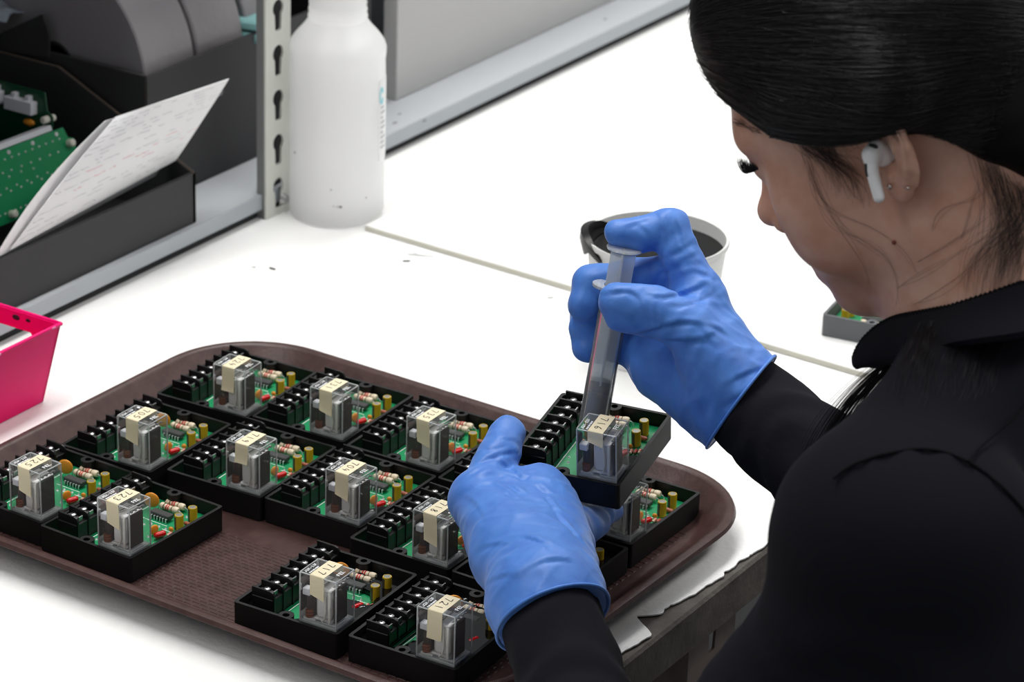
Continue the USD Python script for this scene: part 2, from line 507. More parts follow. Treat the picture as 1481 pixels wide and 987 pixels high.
obj('front_wall', bx(xf - T, xf, y0, y1, 0.0225, 0.067), 'bin_black', bin_)
obj('side_wall', wall_xz(side, y1 - T, T), 'bin_black', bin_)
obj('side_wall', wall_xz(side, y0, T), 'bin_black', bin_)
obj('back_wall', bx(xb, xb + T, y0 + T, y1 - T, 0.0225, 0.13), 'bin_black', bin_)
obj('bottom', bx(xb + T, xf - T, y0 + T, y1 - T, 0.0225, 0.025), 'bin_black', bin_)
d = np.array([-0.548 - xf, 0.13 - 0.067])
cut = np.array([[xf, y1 - T / 2, 0.0672], [-0.548, y1 - T / 2, 0.1302], [xb, y1 - T / 2, 0.1302]])
obj('raw_edge', tube(cut, 0.0009, 5), 'bin_edge', bin_, label='bare brown cut edge')
obj('raw_edge', tube([[xf - T / 2, y0, 0.0672], [xf - T / 2, y1, 0.0672]], 0.0007, 5), 'bin_black', bin_)

# black box behind with grey rolls
bx2 = thing('cardboard_box', 'open black cardboard box behind the parts bin, holding grey rolls', 'box')
X0, X1, Y0, Y1, Z1 = -0.735, -0.458, 0.295, 0.62, 0.138
obj('front_wall', bx(X1 - T, X1, Y0, Y1, 0.0225, Z1), 'bin_black', bx2)
obj('side_wall', bx(X0, X1 - T, Y0, Y0 + T, 0.0225, Z1), 'bin_black', bx2)
obj('side_wall', bx(X0, X1 - T, Y1 - T, Y1, 0.0225, Z1), 'bin_black', bx2)
obj('back_wall', bx(X0, X0 + T, Y0 + T, Y1 - T, 0.0225, Z1), 'bin_black', bx2)
obj('bottom', bx(X0 + T, X1 - T, Y0 + T, Y1 - T, 0.0225, 0.025), 'bin_black', bx2)
obj('raw_edge', tube([[X1 - T / 2, Y0 + 0.001, 0.03], [X1 - T / 2, Y0 + 0.001, Z1]], 0.0012, 5), 'bin_edge', bx2, label='bare brown corner edge')


def roll(name, label, cx, cz, r, ya, yb):
    t = thing(name, label, 'roll', (cx, ya, cz), 0, 'grey rolls in the black box')
    L_ = yb - ya
    pr = [(0.019, 0.0), (r * 0.985, 0.0), (r, 0.0015), (r, L_ - 0.0015), (r * 0.985, L_), (0.019, L_), (0.019, 0)]
    m = lathe(pr, 72)
    R = np.array([[1, 0, 0], [0, 0, 1], [0, -1, 0]], float)
    obj('winding', move(m, R), 'roll_grey', t, smooth=40)
    obj('core', move(lathe([(0.016, 0), (0.019, 0), (0.019, L_), (0.016, L_), (0.016, 0)], 32), R), 'roll_dark', t, smooth=40)


roll('grey_roll', 'large dull grey roll, nearest of the rolls in the black box', -0.566, 0.126, 0.098, 0.305, 0.372)
roll('grey_roll', 'dull grey roll behind the nearest roll in the black box', -0.566, 0.126, 0.0985, 0.376, 0.440)
roll('grey_roll', 'narrow grey roll at the far end of the black box', -0.566, 0.124, 0.096, 0.450, 0.474)
q = at(350, 18, 0.150)
tp = thing('teal_pads', 'pale teal pads tucked beside the grey rolls', 'pads', (q[0], q[1], 0.128), 12)
for k in range(2):
    obj('pad', move(bx(-0.045, 0.024, -0.016, 0.030, 0.011 * k, 0.011 * k + 0.009, 0.002), rotz(5 * k)), 'teal_pad', tp)
# clear bag at the far left
gu, gv = np.meshgrid(np.linspace(0, 1, 26), np.linspace(0, 1, 20), indexing='ij')
c0 = at(22, 22, 0.15)
bag = np.stack([c0[0] - 0.08 + 0.11 * gu, c0[1] - 0.10 + 0.095 * gv, np.zeros_like(gu)], -1)
bag[..., 2] = 0.160 + 0.03 * np.sin(gu * 3.1) * np.sin(gv * 3.1) + 0.022 * (meshkit.fbm(np.stack([gu * 6, gv * 7, gu * 0], -1).reshape(-1, 3), 3, 9).reshape(gu.shape) - 0.5)
tag(obj('clear_bag', sheet(bag, 0.0012), 'bag_film', smooth=60), 'crumpled shiny plastic bag above the parts bin, at the shelf back', 'bag')
obj_box = thing('carton', 'small black carton under the shiny plastic bag', 'box', (0, 0, 0))
obj('body', bx(-0.755, -0.668, 0.2945 - 0.16, 0.2915, 0.0225, 0.118, 0.001), 'bin_black', obj_box)
fp = []
for px, py in ((-20, 70), (-20, 58), (62, 20), (72, 48), (71, 82)):
    d_ = ray(px, py)
    q = CAM + d_ * ((0.2925 - CAM[1]) / d_[1])
    fp.append((q[0], q[2]))
obj('flap', wall_xz(Polygon(fp), 0.2912, 0.0025), 'bin_black', bx2)


# ---- circuit boards in the bin
def board_frame(o, eu, ev):
    eu = np.array(eu, float); eu /= np.linalg.norm(eu)
    ev = np.array(ev, float); ev -= eu * (ev @ eu); ev /= np.linalg.norm(ev)
    return np.stack([eu, ev, np.cross(eu, ev)], 1), o


def circuit_board(label, frame, w, h, green, connectors, standoffs, pins, extra=()):
    t = thing('circuit_board', label, 'circuit board', matrix=frame)
    poly = Polygon([(0, 0), (w, 0), (w, h * 0.80), (w - 0.006, h * 0.84), (w - 0.009, h), (0, h)])
    obj('board', extrude(poly, 0.0016), green, t)
    for (x, y, cw, ch, cd) in connectors:
        c = bx(x, x + cw, y, y + ch, 0.0016, cd, 0.0005)
        cn = obj('connector', c, 'connector_white', t)
        obj('latch', cat_(*[bx(x + cw * f - 0.002, x + cw * f + 0.002, y + ch, y + ch + 0.004, 0.0016, cd * 0.7) for f in (0.25, 0.75)]), 'connector_white', cn)
    for (x, y) in standoffs:
        obj('standoff', lathe([(0, -0.006), (0.003, -0.006), (0.0032, -0.001), (0.0032, 0.007), (0.0022, 0.008), (0, 0.008)], 20), 'standoff', t, smooth=40) if (x, y) == (0, 0) else \
            obj('standoff', move(lathe([(0, -0.006), (0.003, -0.006), (0.0032, -0.001), (0.0032, 0.007), (0.0022, 0.008), (0, 0.008)], 20), None, (x, y, 0)), 'standoff', t, smooth=40)
    if len(pins):
        obj('solder_joint', cat_(*[cyl((x, y, 0.0015), 0.0011, 0.0009, 8, 0.0005) for x, y in pins]), 'solder', t, smooth=40, kind='stuff')
    for nm, m, mm in extra:
        obj(nm, m, mm, t, smooth=35)
    return t


def blob(x, y, z, r, sx=1, sy=1, sz=1):
    s = trimesh.creation.icosphere(2, r)
    s.apply_scale([sx, sy, sz])
    s.apply_translation([x, y, z])
    return s


# upright board (its edge towards the bench), a second one nearer, and a third leaning with its solder side up
o = np.array([-0.604, 0.225, 0.034])
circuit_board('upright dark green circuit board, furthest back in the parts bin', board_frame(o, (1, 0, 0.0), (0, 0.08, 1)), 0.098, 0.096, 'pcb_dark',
              [(0.020, 0.078, 0.026, 0.011, 0.010), (0.052, 0.076, 0.030, 0.011, 0.010), (0.060, 0.020, 0.022, 0.011, 0.013), (0.064, 0.008, 0.024, 0.010, 0.013)], [(0.093, 0.074), (0.012, 0.010)],
              [], [('capacitor', blob(0.075, 0.068, 0.004, 0.004, 1.5, 0.8, 0.7), 'disc_orange')])
o = np.array([-0.628, 0.170, 0.032])
pins = [(0.055 + 0.008 * i, 0.012 + 0.008 * j) for i in range(2) for j in range(5)]
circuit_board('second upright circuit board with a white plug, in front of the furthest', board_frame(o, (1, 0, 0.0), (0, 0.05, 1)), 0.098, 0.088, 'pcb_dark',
              [(0.050, 0.070, 0.030, 0.014, 0.011), (0.074, 0.012, 0.012, 0.038, 0.010)], [(0.090, 0.062), (0.02, 0.05)], pins, [('capacitor', blob(0.088, 0.072, 0.004, 0.003, 1.2, 0.8, 0.7), 'disc_orange')])
o = np.array(at(-62, 352, 0.046))
pu = np.array(at(72, 298, 0.046)) - o
R_, o_ = board_frame(o, pu, (-0.30, 0.0, 1.0))
r2 = np.random.default_rng(3)
pins = [(0.030 + 0.008 * i, 0.050) for i in range(14)] + [(0.030 + 0.011 * i + 0.002 * r2.random(), 0.040) for i in range(10)] + [(0.028 + 0.012 * i, 0.027) for i in range(10)] + [(0.032 + 0.012 * i, 0.024) for i in range(9)] \
    + [(0.05 + 0.006 * i, 0.008) for i in range(12)] + [(0.014 + 0.014 * i, 0.034 + 0.002 * r2.random()) for i in range(7)]
circuit_board('bright green circuit board leaning solder side up at the bin front', (R_, o_), 0.150, 0.058, 'pcb_green', [], [(0.143, 0.044), (0.062, 0.006)], pins,
              [('pad', cyl((0.048 + 0.028 * i, 0.0545, 0.0014), 0.0022, 0.0008, 12, 0.0016), 'solder') for i in range(4)] + [
               ('plug', bx(0.04, 0.13, 0.0585, 0.063, -0.010, 0.0), 'connector_white')])

# ---- folded sheet of paper leaning on the bin
A, B_, C_, D_ = at(167, 169, 0.143), at(331, 114, 0.152), at(254, 232, 0.0745), at(14, 362, 0.0705)
S, Tt = np.meshgrid(np.linspace(0, 1, 28), np.linspace(0, 1, 24), indexing='ij')


def page(s, t):
    """s from left to right, t from the fold (top) down."""
    s, t = np.asarray(s)[..., None], np.asarray(t)[..., None]
    P = (1 - t) * ((1 - s) * A + s * B_) + t * ((1 - s) * D_ + s * C_)
    bulge = 4 * t * (1 - t)
    return P + FW * (0.010 * bulge) * (s - 0.2) + np.array([0.0, 0.004, 0.004]) * bulge


ps = thing('folded_paper', 'folded white work sheet leaning across the black parts bin', 'paper')
obj('front_leaf', sheet(page(S, Tt), 0.0005), 'sheet_paper', ps, smooth=60)
U_, T2 = np.meshgrid(np.linspace(0, 1, 26), np.linspace(0, 1, 24), indexing='ij')
S0 = -0.09 - 0.07 * np.sin(np.pi * T2)
back = page(S0 + U_ * (0.84 - S0), T2) + FW * (0.0025 + 0.026 * np.sin(np.pi / 2 * np.minimum(U_ * 1.6, 1)))[..., None]
obj('back_leaf', sheet(back, 0.0005), 'sheet_paper', ps, smooth=60)
ink, red = [], []
r3 = np.random.default_rng(11)
for i, t in enumerate(np.linspace(0.07, 0.95, 19)):
    s = 0.03
    while s < 0.93:
        w = r3.uniform(0.03, 0.12)
        if r3.random() < (0.45 if i % 3 else 0.75):
            ss = np.linspace(s, s + w, 5)
            P = page(ss, np.full(5, t) + r3.normal(0, 0.004, 5)) - FW * 0.0012
            up = (A - D_) / np.linalg.norm(A - D_) * 0.0004
            v = np.vstack([P + up, P - up])
            f = [[j, 5 + j, 6 + j] for j in range(4)] + [[j, 6 + j, j + 1] for j in range(4)]
            m = trimesh.Trimesh(v, f, process=False)
            (red if 0.55 < t < 0.78 and r3.random() < 0.5 else ink).append(m)
        s += w + r3.uniform(0.01, 0.06)
obj('writing', cat_(*ink), 'ink_grey', ps, label='faint grey printed lines')
obj('writing', cat_(*red), 'ink_red', ps, label='faint red pen marks')

# ---- pink bin
pk = thing('pink_bin', 'hot pink plastic bin with a cut-out handle, at the bench left', 'bin')
bx0, bx1, by0, by1, Hh, fl = -0.385, -0.304, -0.19, -0.021, 0.063, 0.0105
th = 0.0022


def lerp_wall(p0, p1, q0, q1, holes=(), th=th, inward=None):
    """A wall between the bottom edge p0-p1 and the top edge q0-q1, thickened inward; holes in (s, t)."""
    poly = sbox(0, 0, 1, 1)
    for h in holes:
        poly = poly.difference(h)
    m = extrude(poly, 1.0)
    s, t, k = m.vertices.T[:, :, None]
    P = (1 - t) * ((1 - s) * p0 + s * p1) + t * ((1 - s) * q0 + s * q1) + k * np.array(inward) * th
    out = trimesh.Trimesh(P, m.faces, process=False)
    return out


V = lambda *a: np.array(a, float)
b = [V(bx0, by0, 0.0006), V(bx1, by0, 0.0006), V(bx1, by1, 0.0006), V(bx0, by1, 0.0006)]
tt = [V(bx0 - fl * 0.6, by0 - fl, Hh), V(bx1 + fl, by0 - fl, Hh), V(bx1 + fl, by1 + fl, Hh), V(bx0 - fl * 0.6, by1 + fl, Hh)]
hole = sbox(0.08, 0.24, 0.76, 0.80).buffer(-0.03).buffer(0.03)
for nm, i, j, inn, hs in (('front_wall', 1, 2, (-1, 0, 0), ()), ('end_wall', 2, 3, (0, -1, 0), (affinity.scale(hole, -1, 1, origin=(0.5, 0.5)),)), ('back_wall', 3, 0, (1, 0, 0), ()), ('end_wall', 0, 1, (0, 1, 0), (hole,))):
    w_ = lerp_wall(b[i], b[j], tt[i], tt[j], hs, inward=inn)
    w_.fix_normals()
    obj(nm, w_, 'pink_plastic', pk)
obj('bottom', bx(bx0 + th, bx1 - th, by0 + th, by1 - th, 0.0006, 0.003), 'pink_plastic', pk)
rimp = np.array(tt + [tt[0]])
obj('rim', tube(np.vstack([np.linspace(rimp[i], rimp[i + 1], 12)[:-1] for i in range(4)] + [rimp[-1:]]), 0.0016, 8), 'pink_plastic', pk, smooth=50)
wear = []
for s, a in ((0.55, 0.0016), (0.62, 0.0026), (0.95, 0.0012)):
    P = tt[1] * (1 - s) + tt[2] * s + V(0.0016, 0, 0.0005)
    wear.append(blob(*P, a, 0.5, 1.8, 0.6))
obj('scuff', cat_(*wear), 'pink_wear', pk, smooth=True, label='pale scuffs on the rim')
soot = []
for s, z, a in ((0.12, 0.056, 0.0016), (0.42, 0.0585, 0.003), (0.3, 0.0590, 0.002)):
    P = tt[2] * (1 - s) + tt[3] * s
    soot.append(blob(P[0], P[1] - th - 0.0002 - 0.0105 * (0.063 - z) / 0.063, z, a, 1.2, 0.12, 0.7))
obj('stain', cat_(*soot), 'soot', pk, smooth=True, label='dark stains inside the rim')

# ---- bottle
BX, BY = -0.3560, 0.4255
R0 = 0.0412
bt = thing('plastic_bottle', 'translucent white plastic bottle standing by the shelf post', 'bottle', (BX, BY, 0.0006))
prof = [(0, 0.0), (R0 - 0.004, 0.0), (R0 - 0.0012, 0.0018), (R0, 0.005), (R0, 0.134), (R0 - 0.0003, 0.141), (R0 + 0.0004, 0.1455), (R0 + 0.0006, 0.152), (R0 - 0.0010, 0.1568), (R0 - 0.005, 0.1625), (R0 - 0.0115, 0.1700), (0.0262, 0.1745), (0.0256, 0.176)]
for k in range(5):
    z = 0.177 + 0.006 * k
    prof += [(0.0250 - 0.0004 * k, z), (0.0256 - 0.0004 * k, z + 0.002), (0.0250 - 0.0004 * k, z + 0.004)]
prof += [(0.0225, 0.212), (0.0150, 0.214), (0.0150, 0.222), (0, 0.222)]
body = lathe(prof, 80)
obj('body', body, 'bottle_plastic', bt, smooth=35)
trig = lathe([(0, 0.222), (0.0165, 0.222), (0.0165, 0.236), (0.012, 0.240), (0.010, 0.262), (0, 0.262)], 40)
obj('cap', trig, 'label_white', bt, smooth=35)
fac = math.atan2(CAM[1] - BY, CAM[0] - BX)


def on_bottle(a0, a1, z0, z1, r, n=14):
    A_ = np.linspace(a0, a1, n)
    g = np.array([[[r * math.cos(a), r * math.sin(a), z] for z in (z0, z1)] for a in A_])
    return sheet(g, 0.0004)


lb = obj('label', on_bottle(fac + 1.02, fac + 1.50, 0.055, 0.128, R0 + 0.0004), 'label_white', bt, label='small white side label with a blue mark')
obj('logo', cat_(*[on_bottle(fac + 1.10 + 0.07 * math.cos(t), fac + 1.14 + 0.07 * math.cos(t), 0.112 + 0.006 * math.sin(t), 0.115 + 0.006 * math.sin(t), R0 + 0.0008, 3) for t in np.linspace(0.6, 5.6, 16)]), 'label_blue', lb)
obj('print', cat_(*[on_bottle(fac + 1.10, fac + 1.10 + w, z, z + 0.0016, R0 + 0.0008, 4) for z, w in zip(np.linspace(0.066, 0.102, 9), (0.2, 0.16, 0.22, 0.1, 0.2, 0.18, 0.08, 0.2, 0.14))]), 'ink_grey', lb)
obj('speck', cat_(*[blob(R0 * math.cos(fac + a), R0 * math.sin(fac + a), z, r, 1, 1, 0.6) for a, z, r in ((-0.06, 0.021, 0.0006), (0.01, 0.0205, 0.0007), (0.08, 0.0205, 0.0015), (0.66, 0.026, 0.0007), (-0.12, 0.036, 0.0007), (-1.05, 0.062, 0.001))]), 'smudge', bt, smooth=True)

# ---- cup of black epoxy
l_, r_ = at(846, 342, 0.098), at(1055, 342, 0.098)
cc = (l_ + r_) / 2
RC = np.linalg.norm(l_ - r_) / 2
cp = thing('paper_cup', 'white paper cup of black epoxy behind the syringe hand', 'cup', (cc[0], cc[1], 0.0004))
rb, hc = RC * 0.80, 0.098
wall_t = 0.0008
n = 96
prof = [(0, 0.004), (rb - 0.001, 0.004), (rb - 0.001, 0.0), (rb, 0.0), (RC - 0.0022, hc - 0.004), (RC - 0.0004, hc - 0.0042), (RC, hc - 0.002), (RC - 0.0006, hc), (RC - 0.0026, hc - 0.0008), (rb - wall_t, 0.006), (0, 0.006)]
cup = lathe(prof, n)
obj('wall', cup, 'cup_paper', cp, smooth=35)
lev = 0.087
rl = rb + (RC - rb) * lev / hc - 0.0022
obj('liquid', lathe([(0, 0.007), (rb - 0.002, 0.007), (rl, lev), (0, lev)], 64), 'epoxy_black', cp, smooth=30)
# dried epoxy over the pouring side
pa_ = math.atan2(l_[1] - cc[1], l_[0] - cc[0])
gs = []
for a in np.linspace(-1.15, 0.55, 44):
    e = max(0.0, 1 - (a / (1.15 if a < 0 else 0.55)) ** 2)
    A_ = pa_ + a
    row = []
    drip = 0.0015 + 0.012 * e ** 2 * (0.75 + 0.25 * math.sin(a * 15))
    ht = hc - 0.010 * (1 - e)
    for r, z in ((rl - 0.002, lev + 0.0005), (rl + 0.0004, lev + 0.004 * e + 0.001), (RC - 0.0034, ht - 0.003), (RC - 0.0022, ht + 0.0005 + 0.003 * e), (RC - 0.0022 + 0.0050 * e, ht + 0.0006 + 0.002 * e), (RC - 0.0024 + 0.0056 * e, ht - 0.003), (RC - 0.0026 + 0.0034 * e ** 2, ht - drip)):
        row.append([r * math.cos(A_), r * math.sin(A_), z])
    gs.append(row)
obj('drip', sheet(np.array(gs), 0.0012), 'epoxy_black', cp, smooth=60, label='black epoxy run over the rim')

# ---- serving tray
TX, TY, TA = -0.010, -0.053, -1.0
tr = thing('serving_tray', 'brown plastic serving tray carrying the relay modules', 'tray', (TX, TY, 0.0004), TA)
W_, D__ = 0.482, 0.378
rings = []
for inset, z in ((0.030, 0.0), (0.024, 0.0012), (0.008, 0.0165), (0.0012, 0.0175), (0.0, 0.0190), (0.0012, 0.0215), (0.0045, 0.0222), (0.0085, 0.0205), (0.0245, 0.0042), (0.0300, 0.0030)):
    pr = rounded(W_ - 2 * inset, D__ - 2 * inset, 0.078 - inset, 16)
    rings.append(np.c_[pr, np.full(len(pr), z)])
obj('tray_body', loft(rings), 'tray_brown', tr, smooth=40)
# basket-weave relief of the floor: low raised blocks
wv = []
sx_, sy_ = 0.0072, 0.0038
inner = Polygon(rounded(W_ - 0.066, D__ - 0.066, 0.045, 10))
pts = rounded(W_ - 0.066, D__ - 0.066, 0.045, 10)
iy = 0
for y in np.arange(-D__ / 2 + 0.036, D__ / 2 - 0.034, sy_):
    iy += 1
    for x in np.arange(-W_ / 2 + 0.036 + (sx_ / 2 if iy % 2 else 0), W_ / 2 - 0.036, sx_):
        if y > -0.06 and x < 0.2:
            continue
        ax, ay = abs(x) - (W_ / 2 - 0.033 - 0.045), abs(y) - (D__ / 2 - 0.033 - 0.045)
        if ax > 0 and ay > 0 and math.hypot(ax, ay) > 0.045:
            continue
        wv.append((x, y))
wv = np.array(wv)
hw, hd = sx_ * 0.46, sy_ * 0.44
base = np.array([[-hw, -hd, 0.0029], [hw, -hd, 0.0029], [hw, hd, 0.0029], [-hw, hd, 0.0029], [-hw * 0.8, -hd * 0.7, 0.0034], [hw * 0.8, -hd * 0.7, 0.0034], [hw * 0.8, hd * 0.7, 0.0034], [-hw * 0.8, hd * 0.7, 0.0034]])
bf = np.array([[4, 5, 6], [4, 6, 7], [0, 1, 5], [0, 5, 4], [1, 2, 6], [1, 6, 5], [2, 3, 7], [2, 7, 6], [3, 0, 4], [3, 4, 7]])
vv = (base[None] + np.c_[wv, np.zeros(len(wv))][:, None]).reshape(-1, 3)
ff = (bf[None] + 8 * np.arange(len(wv))[:, None, None]).reshape(-1, 3)
obj('weave_relief', trimesh.Trimesh(vv, ff, process=False), 'tray_brown', tr, kind='stuff')
# ------------------------------------------------------------------ relay modules
mm = 0.001
DIGIT = {
    '0': [[(.5, 1), (.15, .8), (.1, .4), (.3, .02), (.6, .02), (.85, .35), (.8, .8), (.5, 1)]],
    '1': [[(.45, 1), (.5, .5), (.55, 0)]],
    '2': [[(.1, .8), (.3, 1), (.65, .98), (.8, .75), (.5, .4), (.1, .12), (.2, .02), (.38, .12), (.25, .22), (.5, .02), (.9, .05)]],
    '3': [[(.15, .9), (.5, 1), (.75, .8), (.45, .55), (.75, .35), (.7, .1), (.4, 0), (.1, .1)]],
    '4': [[(.35, 1), (.1, .4), (.85, .42)], [(.65, .75), (.6, 0)]],
    '5': [[(.85, 1), (.3, .98), (.25, .55), (.6, .6), (.85, .35), (.65, .05), (.15, .05)]],
    '6': [[(.7, 1), (.3, .65), (.15, .25), (.4, 0), (.75, .15), (.7, .4), (.25, .35)]],
    '7': [[(.1, .92), (.5, .98), (.9, 1), (.65, .5), (.5, 0)]],
    '8': [[(.5, .52), (.2, .75), (.5, 1), (.8, .78), (.5, .52), (.15, .22), (.5, 0), (.85, .22), (.5, .52)]],
    '9': [[(.8, .75), (.5, 1), (.2, .75), (.45, .5), (.8, .75), (.75, .3), (.6, 0)]],
}


def number_mesh(text, tilt=0.0):
    """Handwriting on the tape: read from the far side of the module towards the near side."""
    out = []
    for k, ch in enumerate(text):
        for st in DIGIT[ch]:
            P = np.array(st)
            fine = np.vstack([np.linspace(P[i], P[i + 1], 5)[:-1] for i in range(len(P) - 1)] + [P[-1:]])
            for _ in range(2):
                fine[1:-1] = (fine[:-2] + 2 * fine[1:-1] + fine[2:]) / 4
            gx_ = k * 5.6 + fine[:, 0] * 4.2
            gy_ = fine[:, 1] * 5.2 + tilt * k
            out.append(ribbon(np.c_[59.6 + gy_, 22.0 - gx_] * mm, 0.55 * mm, 53.62 * mm))
    m = cat_(*out)
    if m.face_normals[:, 2].mean() < 0:
        m.invert()
    return m


_cache = {}


def cached(key, fn):
    if key not in _cache:
        _cache[key] = fn()
    return _cache[key]


def case_mesh():
    """The open tub: floor, four walls with rounded corners, four screw bosses."""
    outer = Polygon(rounded(80, 97, 2.5, 5) + [40, 48.5])
    inner = Polygon(rounded(75.4, 92.4, 1.5, 4) + [40, 48.5])
    for c in ((38.5, 4.5), (40, 92.5)):
        boss = Point(c).buffer(5.0, 10)
        inner = inner.difference(boss)
    wall = outer.difference(inner)
    for c in ((38.5, 4.0), (40, 93.0)):
        wall = wall.difference(Point(c).buffer(2.3, 10))
    m = cat_(extrude(affinity.scale(wall, mm, mm, origin=(0, 0)), 16.2 * mm, 1.8 * mm), extrude(affinity.scale(outer, mm, mm, origin=(0, 0)), 1.8 * mm))
    rim = cat_(*[extrude(affinity.scale(p_, mm, mm, origin=(0, 0)), 0.0) if False else trimesh.Trimesh() for p_ in ()]) if False else None
    return m


def fin_mesh(y, full=False):
    z0 = 6.0
    poly = Polygon([(7.2, z0), (24.6, z0), (24.6, 23.5), (23.4, 25.4), (21.0, 26.2), (7.2, 26.4)])
    m = extrude(affinity.scale(poly, mm, mm, origin=(0, 0)), 1.5 * mm)
    v = m.vertices
    return trimesh.Trimesh(np.c_[v[:, 0], y * mm + 1.5 * mm - v[:, 2], v[:, 1]], m.faces, process=False)


def res_body(x0, x1, y, z, r):
    """A resistor's dumb-bell body along x."""
    prof = [(0, 0), (r * .7, 0), (r, .07), (r, .2), (r * .82, .3), (r * .82, .7), (r, .8), (r, .93), (r * .7, 1), (0, 1)]
    m = lathe([(a, b_ * (x1 - x0)) for a, b_ in prof], 16)
    m.apply_transform(trimesh.transformations.rotation_matrix(np.pi / 2, [0, 1, 0]))
    m.apply_translation([x0, y, z])
    m.apply_scale(mm)
    return m


def res_bands(x0, x1, y, z, r, at_, w=0.06):
    out = []
    for t in at_:
        rr = r * (1.03 if not .25 < t < .75 else .86)
        out.append(cyl(np.array([x0 + t * (x1 - x0), y, z]) * mm, rr * mm, w * (x1 - x0) * mm, 16, axis=(1, 0, 0)))
    return cat_(*out)


def lead(pts, r=0.35):
    return tube(np.array(pts) * mm, r * mm, 6)


def puddle(poly, z0, z1, seed):
    """Cured resin: a slab with a soft edge."""
    big = affinity.scale(poly, mm, mm, origin=(0, 0))
    parts = []
    a = extrude(big.buffer(0.6 * mm, 6), max(z1 - z0 - 0.9, 0.2) * mm, z0 * mm)
    b_ = extrude(big, (z1 - z0) * mm, z0 * mm)
    # drops and the raised skin at the walls
    q = np.random.default_rng(seed)
    drops = []
    ring = np.array(poly.buffer(-1.6).exterior.coords if hasattr(poly.buffer(-1.6), 'exterior') else max(poly.buffer(-1.6).geoms, key=lambda g: g.area).exterior.coords)
    for _ in range(26):
        k = q.integers(len(ring) - 1)
        x, y = ring[k] + (ring[k + 1] - ring[k]) * q.random() + q.normal(0, .8, 2)
        r = q.uniform(.7, 2.2)
        drops.append(blob(x * mm, y * mm, (z1 - 0.1) * mm, r * mm, q.uniform(.8, 1.8), q.uniform(.8, 1.6), 0.42))
    return cat_(a, b_, *drops)


